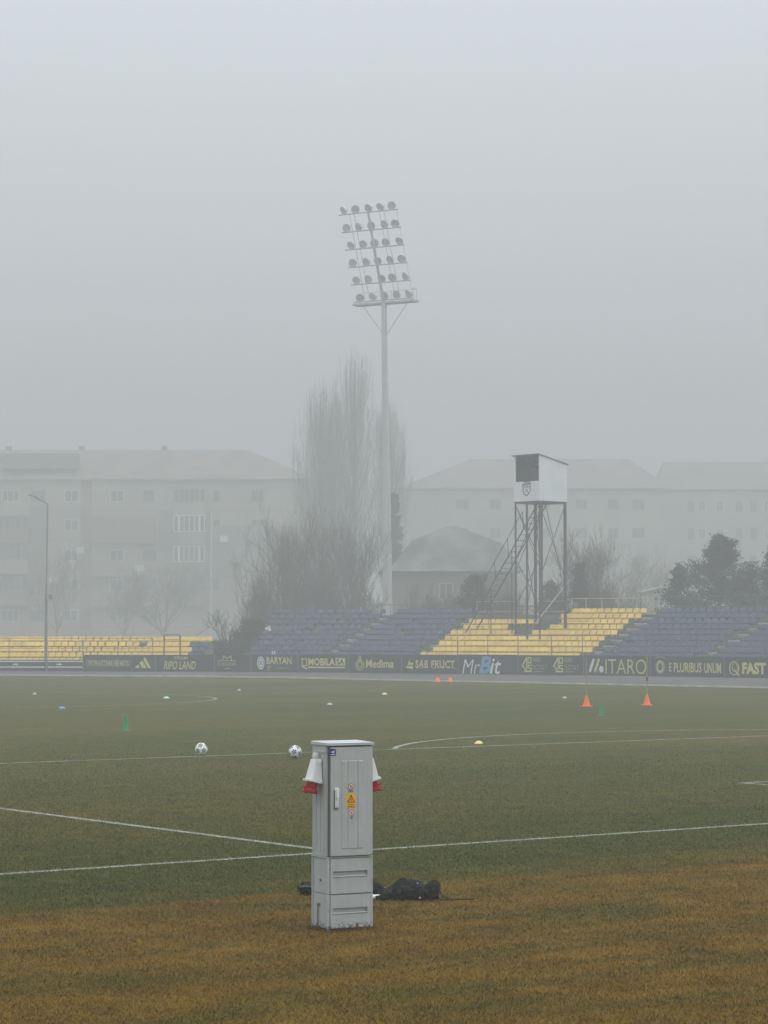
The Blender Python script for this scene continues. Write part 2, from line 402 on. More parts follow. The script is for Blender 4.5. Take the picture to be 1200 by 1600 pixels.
# ------------------------------------------------------------------ text and prints
def text_tris(s, bold=0, shear=0, spacing=1):
    cu = bpy.data.curves.new('t', 'FONT'); cu.body = s; cu.size = 1; cu.offset = bold; cu.shear = shear; cu.space_character = spacing
    cu.resolution_u = 3
    o = bpy.data.objects.new('t', cu); col.objects.link(o)
    bpy.context.view_layer.update()
    dg = bpy.context.evaluated_depsgraph_get()
    me = bpy.data.meshes.new_from_object(o.evaluated_get(dg))
    vs = [tuple(v.co) for v in me.vertices]; fs = [tuple(p.vertices) for p in me.polygons]
    bpy.data.objects.remove(o); bpy.data.curves.remove(cu); bpy.data.meshes.remove(me)
    x0 = min(v[0] for v in vs); x1 = max(v[0] for v in vs); y0 = min(v[1] for v in vs); y1 = max(v[1] for v in vs)
    return [((v[0] - x0) / (x1 - x0), (v[1] - y0) / (y1 - y0)) for v in vs], fs

class Print:                            # flat printing on a face; map2(x, y) -> 3D point of the face
    def __init__(s, map2): s.map = map2; s.mb = MB()
    def text(s, t, x0, y0, x1, y1, mi=0, **k):      # (x0,y0) top left, (x1,y1) bottom right
        vs, fs = text_tris(t, **k)
        s.mb.add([s.map(x0 + (x1 - x0) * a, y1 + (y0 - y1) * b, mi) for a, b in vs], fs, mi); return s
    def poly(s, pts, mi=0):
        s.mb.add([s.map(x, y, mi) for x, y in pts], [tuple(range(len(pts)))], mi); return s
    def ring(s, cx, cy, rx, ry, w, mi=0, a0=0, a1=360, n=28):
        vs = []
        for i in range(n + 1):
            a = math.radians(a0 + (a1 - a0) * i / n)
            vs += [s.map(cx + rx * math.cos(a), cy - ry * math.sin(a), mi), s.map(cx + max(0, rx - w) * math.cos(a), cy - max(0, ry - w) * math.sin(a), mi)]
        s.mb.add(vs, [(2 * i, 2 * i + 1, 2 * i + 3, 2 * i + 2) for i in range(n)], mi); return s
    def disc(s, cx, cy, rx, ry, mi=0, n=24):
        return s.poly([(cx + rx * math.cos(2 * math.pi * i / n), cy - ry * math.sin(2 * math.pi * i / n)) for i in range(n)], mi)
    def line(s, x0, y0, x1, y1, w, mi=0):
        d = math.hypot(x1 - x0, y1 - y0); nx, ny = -(y1 - y0) / d * w / 2, (x1 - x0) / d * w / 2
        return s.poly([(x0 + nx, y0 + ny), (x1 + nx, y1 + ny), (x1 - nx, y1 - ny), (x0 - nx, y0 - ny)], mi)
    def rect(s, x0, y0, x1, y1, mi=0): return s.poly([(x0, y0), (x1, y0), (x1, y1), (x0, y1)], mi)
    def frame(s, x0, y0, x1, y1, w, mi=0):
        s.rect(x0, y0, x1, y0 + w, mi); s.rect(x0, y1 - w, x1, y1, mi); s.rect(x0, y0 + w, x0 + w, y1 - w, mi); return s.rect(x1 - w, y0 + w, x1, y1 - w, mi)
    def build(s, name, mats, parent): return s.mb.build(name, mats, parent)

def words(p, t, m, *ws):
    for w_, x0, y0, x1, y1, bo_, sh_ in ws: Print(p.map).text(w_, x0, y0, x1, y1, bold=bo_, shear=sh_).build('lettering', m, t)

# ------------------------------------------------------------------ the advertising boards
def board_base(px): return G(px, board_y(px))
GB = 'advertising boards along the foot of the stands'
def board(px0, px1, ytop, label, draw=None, low=False):
    a, b = board_base(px0), board_base(px1); d = b - a; L = d.length; rz = math.atan2(d.y, d.x)
    t = empty('advertising_board', a, label, 'advertising board', GB, rz)
    pm = F / ((a.y + b.y) / 2); yb = (board_y(px0) + board_y(px1)) / 2; Hb = (yb - ytop) / pm
    mb_ = MB(); 
    if not low:
        n = 8; vs = []; 
        for i in range(n + 1):
            x = .012 + (L - .024) * i / n; w = .0
            vs += [(x, w, .02), (x, w, Hb)]
        mb_.add(vs, [(2 * i, 2 * i + 2, 2 * i + 3, 2 * i + 1) for i in range(n)])
        mb_.box((L / 2, .022, Hb / 2 + .01), (L - .024, .04, Hb - .02))
        mb_.v = mb_.v[2 * (n + 1):]; mb_.f = [tuple(i - 2 * (n + 1) for i in f) for f in mb_.f[n:]]; mb_.m = mb_.m[n:]
    else:
        mb_.box((L / 2, .022, Hb / 2 + .01), (L - .024, .04, Hb - .02))
    mb_.build('panel', M['board'], t)
    fr = MB()
    for x in (0.03, L - .03): fr.box((x, .075, Hb / 2), (.05, .06, Hb))
    fr.box((L / 2, .075, Hb - .06), (L - .12, .05, .05)); 
    fr.build('back_frame', M['rail'], t)
    MB().box((.004, -.006, Hb / 2), (.045, .014, Hb - .01)).build('joint_strip', M['rail'], t)
    if draw:
        def mp(x, y, mi=0): return (L * (x - px0) / (px1 - px0), -.002 - .001 * mi, Hb * (yb - y) / (yb - ytop))
        draw(Print(mp), t)
    return t

Y_, W_, B_, D_ = M['bprint'], M['wprint'], M['bluprint'], M['dimprint']
def stripes(px0, px1, cx):
    def f(p, t):
        p.rect(px0 + .6, 1032.6, px1 - .6, 1034.4); p.rect(px0 + .6, 1041.4, px1 - .6, 1043.2); p.build('stripe', W_, t)
        q = Print(p.map); q.disc(cx + 1, 1038, 2.6, 1.7); q.rect(cx - 4.5, 1037.2, cx - 2.4, 1039.4); q.rect(cx + 4, 1037.4, cx + 5, 1039.2); q.build('emblem', W_, t)
    return f
board(-70, -1, 1031, 'low dark board with two white stripes, cut by the left edge of the photo', stripes(-70, -1, -30), True)
board(-1, 70, 1031, 'low dark board with two white stripes left of the street lamp', stripes(-1, 70, 24), True)
board(74, 129.5, 1031, 'low dark board with two white stripes right of the street lamp', stripes(74, 129.5, 92), True)
def d_bar(p, t):
    p.frame(135, 1031.5, 203, 1041, .9); p.disc(182, 1036.2, 4.6, 5.4); p.build('emblem', D_, t)
    words(p, t, Y_, ('TETRASTERE', 137, 1033.2, 176, 1039.6, .01, 0), ('BETS', 188, 1033.2, 201, 1039.6, .01, 0))
board(130, 205, 1023.3, 'black board with a thin outlined bar of small dull yellow letters', d_bar)
def d_three(p, t):
    p.poly([(212, 1043.8), (219, 1043.8), (216.2, 1038.6), (211.2, 1041.4)])
    p.poly([(221.5, 1043.8), (229, 1043.8), (222.8, 1032.4), (217.6, 1035.3)])
    p.poly([(231, 1043.8), (236, 1043.8), (226.4, 1026.4), (224.1, 1030.6)]); p.build('emblem', Y_, t)
board(205, 243, 1023.3, 'narrow black board with three slanted yellow stripes forming a triangle', d_three)
def d_ripo(p, t):
    words(p, t, Y_, ('RIPO LAND', 256, 1033, 306, 1046, .012, .25), ('PATRULAMA', 271.5, 1025.5, 294, 1030.4, .01, 0))
board(243, 335, 1023.3, 'black board with hand drawn slanted capitals under a small line of text', d_ripo)
def d_crown(p, t):
    for a, b in (((348, 1032), (349.5, 1024.5)), ((349.5, 1024.5), (355, 1029)), ((355, 1029), (360.5, 1024.5)), ((360.5, 1024.5), (362, 1032))): p.line(*a, *b, 1.1)
    p.rect(340, 1032, 370, 1032.7); p.line(351, 1046, 355, 1043.6, .9); p.line(355, 1043.6, 359, 1045.4, .9); p.build('emblem', Y_, t)
    q = Print(p.map); q.text('EL MARINAR', 341, 1034.4, 369, 1040.4, bold=.01); q.build('lettering', D_, t)
board(335, 392, 1023, 'black board with a yellow letter M like a crown over dull words', d_crown)
def d_bary(p, t):
    p.disc(407.5, 1036, 5.8, 10.4, 0); p.ring(407.5, 1036, 4.6, 8.2, 1.0, 1); p.line(405.5, 1033, 409.5, 1039.5, 1.2, 1); p.line(409.5, 1033, 405.5, 1039.5, 1.2, 1)
    p.build('emblem', [W_, M['board']], t)
    q = Print(p.map); q.text('BARYAN', 416.5, 1026.5, 455.5, 1037.8, bold=.02); q.build('lettering', Y_, t)
    words(p, t, D_, ('CONSTRUCT', 431, 1042.2, 453, 1045.4, .01, 0)); r = Print(p.map); r.rect(417, 1040.4, 424, 1043.4); r.rect(418, 1044.2, 421, 1048); r.build('small_emblem', D_, t)
board(392, 465.5, 1022.7, 'black board with a pale oval seal beside bold yellow capitals', d_bary)
def d_mobi(p, t):
    p.frame(471.5, 1029, 480, 1041, 1.4); p.line(471.5, 1041, 480, 1045.5, 2); p.rect(481, 1041.8, 539.5, 1044); p.rect(524.5, 1028, 539.5, 1039.8, 0)
    p.text('SA', 526, 1029.4, 538, 1038.6, mi=1, bold=.03); p.build('emblem', [Y_, M['board']], t)
    q = Print(p.map); q.text('MOBILA', 482, 1028.4, 523.5, 1040, bold=.03); q.build('lettering', Y_, t)
board(465.5, 545, 1022.6, 'black board with underlined bold yellow capitals ending in a solid yellow box', d_mobi)
def d_medi(p, t):
    for s_, w in ((1, 1.2), (.55, 1.2)):
        n = 30; pts = []
        for i in range(n + 1):
            a = 2 * math.pi * i / n; rx, ry = 6.2 * s_, 8.6 * s_
            y = 1038.6 - ry * math.cos(a); x = 562.5 + rx * math.sin(a) * (1 if math.cos(a) < .3 else max(.1, 1 - (math.cos(a) - .3) * 1.0))
            pts.append((x, y - (5 * s_ if math.cos(a) > .9 else 0)))
        for a, b in zip(pts, pts[1:]): p.line(*a, *b, w)
    p.build('emblem', Y_, t)
    q = Print(p.map); q.text('Medima', 572, 1030.5, 615.5, 1043.5, bold=.02); q.build('lettering', Y_, t)
board(545, 627.5, 1022.8, 'black board with a yellow drop outline beside a mixed case yellow word', d_medi)
def d_sab(p, t):
    p.poly([(633.5, 1043.5), (645.5, 1046), (646, 1041.5), (636, 1041)]); p.poly([(636.5, 1039.5), (640.5, 1030.5), (642, 1039.5)]); p.disc(644, 1037.6, 1.9, 2.6); p.build('emblem', Y_, t)
    q = Print(p.map); q.text('SAB FRUCT', 649.5, 1032.2, 710.5, 1043.6, bold=.022, spacing=1.1)
    for x in (650, 657.5, 665.5, 676, 683.6, 692, 700.6, 707.5): q.rect(x, 1031.8, x + 3.4, 1032.9); q.rect(x, 1043.0, x + 3.4, 1044.0)
    q.build('lettering', Y_, t)
board(627.5, 715.5, 1023, 'black board with a small yellow heap emblem beside widely spaced capitals', d_sab)
def d_mr(p, t):
    words(p, t, W_, ('Mr', 722.5, 1030.5, 750, 1053, -.012, .25), ('it', 765.5, 1029, 783.5, 1053, .01, .25))
    q = Print(p.map); q.text('B', 748.5, 1025.5, 768, 1052.5, bold=.035, shear=.25); q.build('blue_letter', B_, t)
board(715.5, 809, 1023, 'black board with large slanted white letters around one blue capital', d_mr)
def d_ags(p, t):
    for ox in (0, 49.3):
        x = 815.3 + ox; p = Print(p.map)
        p.line(x + .5, 1042, x + 7.8, 1027.5, 2.0); p.line(x + 7.8, 1027.5, x + 7.8, 1046, 1.6); p.line(x + 1, 1039.5, x + 6.8, 1048, 1.8)
        p.frame(x + 9.2, 1027, x + 15.4, 1037, 1.6); p.rect(x + 9.4, 1039, x + 15.4, 1040.8); p.rect(x + 9.4, 1040.8, x + 11, 1043.5); p.rect(x + 9.4, 1043.5, x + 15.4, 1045.2); p.rect(x + 13.8, 1045.2, x + 15.4, 1048); p.rect(x + 3.6, 1048, x + 15.4, 1050.4)
        p.build('emblem', Y_, t)
        words(p, t, D_, ('AGRO', x + 17, 1027.4, x + 29.5, 1034.6, .03, 0), ('DEZVOLT', x + 17, 1038.6, x + 40, 1046.4, 0, 0))
        q = Print(p.map); q.rect(x + 17, 1048.8, x + 33, 1050.2); q.build('underline', D_, t)
board(809, 912, 1024, 'black board with the same angular yellow monogram printed twice', d_ags)
def d_ita(p, t):
    for mi, xa in ((0, 921.5), (1, 929.5)):
        p.line(xa + .8, 1048.5, xa + 6.2, 1031.5, 3.9, mi); p.disc(xa + .8, 1048.6, 1.9, 2.4, mi, 12) ; p.disc(xa + 6.2, 1031.4, 1.9, 2.4, mi, 12)
    p.disc(940, 1045.8, 3.6, 5.2, 0); p.build('emblem', [W_, Y_], t)
    q = Print(p.map); q.text('ITARO', 946.5, 1030, 1010, 1053, bold=-.008); q.build('lettering', D_ if False else Y_, t)
board(912, 1016, 1024.8, 'black board with two slanted bars, a dot and wide thin capitals', d_ita)
def d_plu(p, t):
    for i in range(18):
        a = 2 * math.pi * i / 18; p.line(1032 + 4.2 * math.cos(a), 1042.5 - 6.3 * math.sin(a), 1032 + 7.4 * math.cos(a), 1042.5 - 10.6 * math.sin(a), 1.5)
    p.ring(1032, 1042.5, 4.6, 6.8, 1.0); p.ring(1032, 1031, 9, 4.5, .6, a0=20, a1=160); p.build('emblem', Y_, t)
    words(p, t, Y_, ('E', 1046.4, 1036, 1050, 1049.6, .015, 0), ('PLURIBUS', 1053.5, 1035.5, 1097, 1050.6, .015, 0), ('UNUM', 1101, 1035.5, 1127, 1051.5, .015, 0))
board(1016, 1131.5, 1026, 'black board with a yellow sunflower ring and a three word motto in capitals', d_plu)
def d_fast(p, t):
    p.ring(1147.5, 1044.5, 8, 11, 1.5); p.ring(1148.5, 1043.5, 4.6, 7, .9); p.line(1147, 1046, 1156, 1056.5, 2); p.build('emblem', Y_, t)
    q = Print(p.map); q.text('FAST', 1160, 1035, 1197, 1053.5, bold=.05); q.build('lettering', Y_, t)
board(1131.5, 1204, 1027, 'black board with a yellow ringed letter Q and heavy capitals, at the right edge', d_fast)
b_ = board(1204, 1318, 1028, 'plain black board just outside the right edge of the photo')

# ------------------------------------------------------------------ the stands
class Path:
    def __init__(s, pts):
        # smooth polyline by Catmull-Rom
        pts = [Vector((p[0], p[1], 0)) for p in pts]; out = []
        for i in range(len(pts) - 1):
            p0 = pts[max(i - 1, 0)]; p1 = pts[i]; p2 = pts[i + 1]; p3 = pts[min(i + 2, len(pts) - 1)]
            for k in range(12):
                t = k / 12
                out.append(.5 * ((2 * p1) + (p2 - p0) * t + (2 * p0 - 5 * p1 + 4 * p2 - p3) * t * t + (3 * p1 - p0 - 3 * p2 + p3) * t ** 3))
        out.append(pts[-1]); s.p = out; s.s = [0]
        for a, b in zip(out, out[1:]): s.s.append(s.s[-1] + (b - a).length)
        s.L = s.s[-1]
    def at(s, q, d=0, z=0):
        q = max(0, min(s.L, q)); i = 0
        while i < len(s.s) - 2 and s.s[i + 1] < q: i += 1
        f = (q - s.s[i]) / (s.s[i + 1] - s.s[i]); a, b = s.p[i], s.p[i + 1]
        i0 = max(i - 3, 0); i1 = min(i + 4, len(s.p) - 1); t = (s.p[i1] - s.p[i0]).normalized()
        n = Vector((-t.y, t.x, 0))
        return a.lerp(b, f) + n * d + Vector((0, 0, z)), math.atan2(t.y, t.x)
    def s_of_px(s, px, d=0):               # where the path (offset d) crosses a picture column
        lo, hi = 0, s.L
        for _ in range(40):
            m = (lo + hi) / 2; p, _a = s.at(m, d)
            if 600 + F * p.x / p.y < px: lo = m
            else: hi = m
        return lo

def seat_mb():
    m = MB(); w = .345; z0 = .12
    # pan: scooped slab
    m.hull([(-w/2 + .01, -.17, z0 - .02), (w/2 - .01, -.17, z0 - .02), (w/2, .16, z0 + .0), (-w/2, .16, z0 + .0)],
           [(-w/2 + .01, -.19, z0 + .035), (w/2 - .01, -.19, z0 + .035), (w/2, .16, z0 + .03), (-w/2, .16, z0 + .03)])
    # back with rounded shoulders
    pts = [(-w/2, z0), (w/2, z0), (w/2, z0 + .19), (w/2 - .02, z0 + .225), (w/2 - .07, z0 + .243), (-w/2 + .07, z0 + .243), (-w/2 + .02, z0 + .225), (-w/2, z0 + .19)]
    m.hull([(x, .13 + .25 * (z - z0), z) for x, z in pts], [(x, .17 + .25 * (z - z0), z) for x, z in pts])
    # foot that bolts it to the step
    m.box((0, .0, z0 / 2 - .012), (.06, .2, z0 - .03))
    return m
SEAT = seat_mb()
me_y = SEAT.build('seat', M['seaty']); me_b = SEAT.build('seat', M['seatb'])
DY, DB = me_y.data, me_b.data
bpy.data.objects.remove(me_y); bpy.data.objects.remove(me_b)

def stand(root, path, s0, s1, z0, rise, depth, rows, d0, colour, skip, pitch=.36, row_span=None, stairs=(), top_lab=None):
    """terrace swept along the path, seats bolted to its steps"""
    ox = root.location
    tm = MB(); n = 40
    prof = [(d0 - .35, -.2)]
    for i in range(rows): prof += [(d0 - .35 + depth * i, z0 + rise * i), (d0 - .35 + depth * (i + 1), z0 + rise * i)]
    de = d0 - .35 + depth * rows
    prof += [(de, z0 + rise * (rows - 1) - .0), (de, -.2)]
    prof = [prof[0]] + prof[1:-2] + [prof[-1]]
    vs = []
    for i in range(n + 1):
        for d, z in prof:
            p, _ = path.at(s0 + (s1 - s0) * i / n, d, z); vs.append(p - ox)
    k = len(prof)
    fs = [(i * k + j, (i + 1) * k + j, (i + 1) * k + (j + 1) % k, i * k + (j + 1) % k) for i in range(n) for j in range(k)]
    fs += [tuple(range(k)), tuple(range(n * k, n * k + k))]
    tm.add(vs, fs); tm.build('terrace', M['conc'], root)
    # stair flights: pale half steps laid in the aisles
    for ss, wdt in stairs:
        st = MB()
        for i in range(rows):
            if skip(i, ss): continue
            for (dd, hh) in ((-.12, rise * .5),):
                if i == rows - 1: continue
                p, a = path.at(ss, d0 - .35 + depth * (i + 1) + dd, z0 + rise * i + hh / 2 + .002); st.box(p - ox, (wdt, .23, hh), rz=a, mi=1); p, a = path.at(ss, d0 - .35 + depth * (i + 1) - .236, z0 + rise * i + hh - .02); st.box(p - ox, (wdt, .006, .04), rz=a)
            p, a = path.at(ss, d0 - .35 + depth * i + .02, z0 + rise * i + .012); st.box(p - ox, (wdt, .3, .02), rz=a, mi=1)
        pa_, _ = path.at(ss, d0 - .2, z0 - .12); pb_, _ = path.at(ss, d0 - .45 + depth * rows, z0 + rise * (rows - 1) - .12); st.tube([pa_ - ox, pb_ - ox], .1, 4, mi=1)
        st.build('stair_flight', [M['concl'], M['conc2']], root)
    seats = []
    for i in range(rows):
        d = d0 + depth * i + .1; z = z0 + rise * i + .001
        a0, a1 = (row_span(i) if row_span else (s0, s1))
        m_ = int((a1 - a0) / pitch)
        for j in range(m_):
            q = a0 + pitch * (j + .5)
            if skip(i, q) or any(abs(q - ss) < wdt / 2 + .12 for ss, wdt in stairs): continue
            if random.random() < .02: continue                  # a few are broken off
            p, a = path.at(q, d, z)
            seats.append((p, a + random.uniform(-.03, .03), colour(i, q)))
    seats.sort(key=lambda t: t[0].length if -.16 < t[0].x / t[0].y < .165 else 1e6)
    for p, a, c in seats[:100]:
        o = bpy.data.objects.new('seat', DY if c == 'y' else DB); col.objects.link(o); o.parent = root
        o.location = p - ox; o.rotation_euler.z = a
    rest = MB()
    for p, a, c in seats[100:]:
        R = Matrix.Translation(p - ox) @ Matrix.Rotation(a, 4, 'Z')
        rest.add([R @ Vector(v) for v in SEAT.v], SEAT.f, 0 if c == 'y' else 1)
    if rest.v: tag(rest.build('seat', [M['seaty'], M['seatb']], root), kind='stuff')

# main stand
pm_ = [board_base(x) for x in (330, 420, 520, 640, 760, 880, 1000, 1110, 1220, 1330, 1450)]
pathR = Path([(p.x, p.y) for p in pm_])
D0, DEP, RISE, Z0 = 1.35, .86, .285, .72
def dr(i): return D0 + DEP * i
sb = pathR.s_of_px(648, dr(0)); sr = pathR.s_of_px(921, dr(0)); ss2 = pathR.s_of_px(1092, dr(0)); ss3 = pathR.s_of_px(508, dr(0))
sl = pathR.s_of_px(388, dr(0)); s_end = pathR.s_of_px(1400, dr(0))
def colR(i, q): return 'y' if q > sb and px_of(q, i) < 915 + 13.2 * i else 'b'
def px_of(q, i):
    p, _ = pathR.at(q, dr(i) + .1); return 600 + F * p.x / p.y
def skipR(i, q):
    x = px_of(q, i)
    if i >= 7 and q > sb and x < (893 if i == 8 else 876): return True
    if i == 6 and 838 < x < 872: return True
    if i == 5 and 789 < x < 852: return True
    if i == 4 and 805 < x < 832: return True
    return False
rootR = empty('grandstand', pathR.at(pathR.L / 2, D0)[0], 'long terrace of blue plastic seats with a yellow block in the middle', 'grandstand')
stand(rootR, pathR, sl - .3, s_end, Z0, RISE, DEP, 9, D0, colR, skipR, stairs=((sb, .3), (sr, .7), (ss2, .7), (ss3, .6)), row_span=lambda i: (sl - .1 * i, s_end - .3))
# left stand
pl_ = [board_base(x) for x in (-260, -140, -60, 0, 130, 250, 330, 372)]
pathL = Path([(p.x, p.y) for p in pl_])
l0 = pathL.s_of_px(-230, .9); l1 = pathL.s_of_px(296, .9); l2 = pathL.s_of_px(331, .95 + .72 * 4)
def pxL(i, q):
    p, _ = pathL.at(q, .95 + .72 * i + .1); return 600 + F * p.x / p.y
rootL = empty('grandstand', pathL.at(pathL.L / 2, .9)[0], 'lower curved terrace of yellow seats in front of the apartment block', 'grandstand')
stand(rootL, pathL, l0, l2, .36, .285, .72, 5, .95, lambda i, q: 'y' if (pxL(i, q) < 297 or i == 4) else 'b', lambda i, q: pxL(i, q) > 330)

# railings
def railing(name, path, s0, s1, d, z0, z1, label, m, posts=None, step=1.7, mids=(.5,), r=.022, root_z=0, cat='railing', group=None):
    o, _ = path.at(s0, d); t = empty(name, o, label, cat, group)
    ps = posts if posts else [s0 + (s1 - s0) * i / max(1, round((s1 - s0) / step)) for i in range(round((s1 - s0) / step) + 1)]
    pm = MB(); pm.tube([(0, 0, z0), (0, 0, z1)], r * 1.25, 6); first = pm.build('post', m, t)
    for i, q in enumerate(ps):
        c = first if i == 0 else part(first, None, t)
        c.location = path.at(q, d)[0] - o
    for zz in [z1] + [z0 + (z1 - z0) * f for f in mids]:
        rm = MB(); k = max(2, int((s1 - s0) / .8))
        rm.tube([path.at(s0 + (s1 - s0) * i / k, d, zz)[0] - o for i in range(k + 1)], r, 6); rm.build('rail', m, t)
    return t
postR = [pathR.s_of_px(x, .35) for x in (434, 480, 527, 573, 620, 667, 714.7, 761.7, 809, 861, 909.5, 961, 1015, 1072, 1131, 1192, 1255)]
railing('railing', pathR, postR[0], postR[-1], .35, 0, 1.94, 'grey steel railing on posts in front of the long blue and yellow stand', M['rail'], postR, mids=(.72,), r=.017)
postL = [pathL.s_of_px(x, .35) for x in (-40, 15, 72, 130, 185, 239)]
railing('railing', pathL, postL[0], postL[-1], .35, 0, 1.78, 'grey steel railing on posts in front of the low yellow stand', M['rail'], postL, mids=(.7,), r=.017)
# steel door frame standing in the railing
ga, gb = pathL.s_of_px(257, .35), pathL.s_of_px(282, .35)
o, aa = pathL.at(ga, .35); t = empty('gate', o, 'dark rectangular gate frame at the right end of the low yellow stand', 'gate', rz=aa)
Lg = (pathL.at(gb, .35)[0] - o).length
for x, nm in ((0, 'post'), (Lg, 'post')): MB().box((x, 0, .97), (.06, .06, 1.94)).build(nm, M['dark'], t)
MB().box((Lg / 2, 0, 1.96), (Lg - .062, .05, .05)).build('rail', M['dark'], t); MB().box((Lg / 2, 0, 1.72), (Lg - .062, .03, .03)).build('rail', M['dark'], t)
# back railings
def topz(i): return Z0 + RISE * i
dB = D0 - .35 + DEP * 9 - .06
railing('railing', pathR, pathR.s_of_px(893, dB), pathR.s_of_px(1021, dB), dB, topz(8), topz(8) + .88, 'pale yellow guard rail along the top of the yellow block, right of the tower', M['yrail'], step=.93, mids=(), r=.024)
railing('railing', pathR, pathR.s_of_px(745, dB), pathR.s_of_px(884, dB), dB, 2.3, topz(8) + .75, 'thin yellowish rail behind the seats at the foot of the tower', M['yrail'], step=2.2, mids=(.62,), r=.016)
railing('railing', pathR, pathR.s_of_px(566, dB), pathR.s_of_px(700, dB), dB, topz(8), topz(8) + .62, 'thin dark guard rail on top of the blue seats around the floodlight mast', M['rail'], step=.75, mids=(), r=.018)
railing('railing', pathR, pathR.s_of_px(1040, dB), pathR.s_of_px(1300, dB), dB, topz(8), topz(8) + .95, 'thin grey rail above the blue seats before the dark pines', M['rail'], step=1.9, mids=(.45,), r=.014)
dBL = .95 - .35 + .72 * 5 + .15
railing('railing', pathL, pathL.s_of_px(-60, dBL), pathL.s_of_px(310, dBL), dBL, 0, 2.38, 'pale yellow handrail behind the low yellow stand', M['yrail'], step=1.9, mids=(.85,), r=.018)
# leaning beams
def beam(pa, pb, Y0, Y1, r, label, m='metal'):
    a, b = P(*pa, Y0), P(*pb, Y1); t = MB().tube([(0, 0, 0), b - a], r, 8).build('steel_beam', M[m], loc=a); return tag(t, label, 'beam')
beam((836, 975), (890, 906), 125, 127, .035, 'pale steel beam leaning from the yellow seats up to the right of the tower')
beam((306, 993), (327, 979), 139, 139, .035, 'short pale beam rising off the right end of the low yellow stand')

# kerb / wall behind the low stand
p0, p1 = P(-160, 990, 150), P(318, 990, 150)
w = MB().box((0, 0, .9), ((p1 - p0).length, .25, 1.8)).build('garden_wall', M['wallA'], loc=((p0.x + p1.x) / 2, 150, 0)); tag(w, 'long low pale wall behind the low yellow stand', 'wall')
w = MB()
fa_, fb_ = P(326, 984, 137.5), P(398, 984, 137.5)
for i_ in range(12): w.box(((fb_.x - fa_.x) * (i_ / 11 - .5), 0, .7), (.06, .06, 1.4))
for z_ in (.25, 1.3): w.box((0, .05, z_), (fb_.x - fa_.x, .04, .05))
for i_ in range(40): w.box(((fb_.x - fa_.x) * (i_ / 39 - .5), .08, .72), (.035, .02, 1.2))
tag(w.build('fence', M['dark'], loc=((fa_.x + fb_.x) / 2, 137.5, 0)), 'low dark fence in the gap between the two stands', 'fence')

# ------------------------------------------------------------------ electricity cabinet
cab = empty('power_cabinet', ca, 'waist-high light grey electricity cabinet standing on the brown grass', 'power cabinet', rz=CR)
CW, CD = .378, .27; ZP, ZQ, ZD, ZT = .27, .535, .545, 1.364
# local: x along the front to the right, y into depth, front face at y = 0
def plinth(z0, z1, notch):
    m = MB(); t = .012
    m.box((CW / 2, CD / 2, (z0 + z1) / 2), (CW - .012, CD - .012, z1 - z0 - .004))
    return m
for z0, z1, nt in ((.0, ZP, True), (ZP, ZQ, False)):
    zz = z0 + (.018 if nt else .0)
    m = MB()
    m.box((CW / 2, CD / 2 + .004, (zz + z1) / 2), (CW - .016, CD - .02, z1 - zz - .003))
    for x in (.011, CW - .011):
        m.box((x, .011, (z0 + z1) / 2), (.022, .022, z1 - z0 - .002)); m.box((x, CD - .011, (z0 + z1) / 2), (.022, .022, z1 - z0 - .002))
    pl = m.build('plinth', M['cab'], cab, bevel=.002)
    # front plate, proud of the plinth, around a long recessed grip
    f = MB(); ra, rb = .125 * CW, .875 * CW; rz0, rz1 = z0 + .125, z0 + .168; fa, fb = .026, CW - .026; za, zb = z0 + (.022 if nt else .004), z1 - .006
    y = -.006; th = .016
    f.box(((fa + fb) / 2, y + th / 2, (za + rz0) / 2), (fb - fa, th, rz0 - za)); f.box(((fa + fb) / 2, y + th / 2, (rz1 + zb) / 2), (fb - fa, th, zb - rz1))
    f.box(((fa + ra) / 2, y + th / 2, (rz0 + rz1) / 2), (ra - fa, th, rz1 - rz0 - .0001)); f.box(((fb + rb) / 2, y + th / 2, (rz0 + rz1) / 2), (fb - rb, th, rz1 - rz0 - .0001))
    f.hull([(ra, y + .002, rz0 - .006), (rb, y + .002, rz0 - .006), (rb, y + .012, rz0 - .006), (ra, y + .012, rz0 - .006)], [(ra, y - .006, rz0 + .004), (rb, y - .006, rz0 + .004), (rb, y + .013, rz0 + .01), (ra, y + .013, rz0 + .01)])
    f.build('front_plate', M['cab'], pl)
    # side rib / slot
    s = MB()
    if nt:
        s.box((-.0045 + .006, .15, .19), (.012, .04, .012)); s.box((-.0045 + .006, .165, .10), (.006, .008, .17))
    else: s.lathe([(.009, 0), (.009, .006), (.004, .008)], 12, mtx=Matrix.Translation((.004, .12, z0 + .1)) @ Matrix.Rotation(-math.pi / 2, 4, 'Y'))
    s.build('side_fitting', M['inkg'], pl)
m = MB(); m.box((CW / 2, .03, .012), (CW * .8, .03, .02)); m.build('base_gap_shade', M['cabd'], cab)  # black block paints the shade in the gap under the plinth
m = MB(); m.box((CW / 2, CD / 2 + .006, (ZD + ZT) / 2), (CW - .008, CD - .02, ZT - ZD)); body = m.build('body', M['cab'], cab, bevel=.004)
# shallow vertical mouldings of the side wall and the ledge between body and plinth
m = MB()
for yy in (.05, .12, .19, .235): m.box((.002, yy, (ZD + ZT) / 2 - .1), (.004, .006, ZT - ZD - .26))
m.box((.0, .09, ZT - .05), (.008, .15, .006)); m.build('side_rib', M['cab'], cab)
m = MB(); m.box((CW / 2, CD / 2, (ZQ + ZD) / 2 - .001), (CW + .006, CD + .004, .008)); m.build('ledge', M['cab'], cab, bevel=.002)
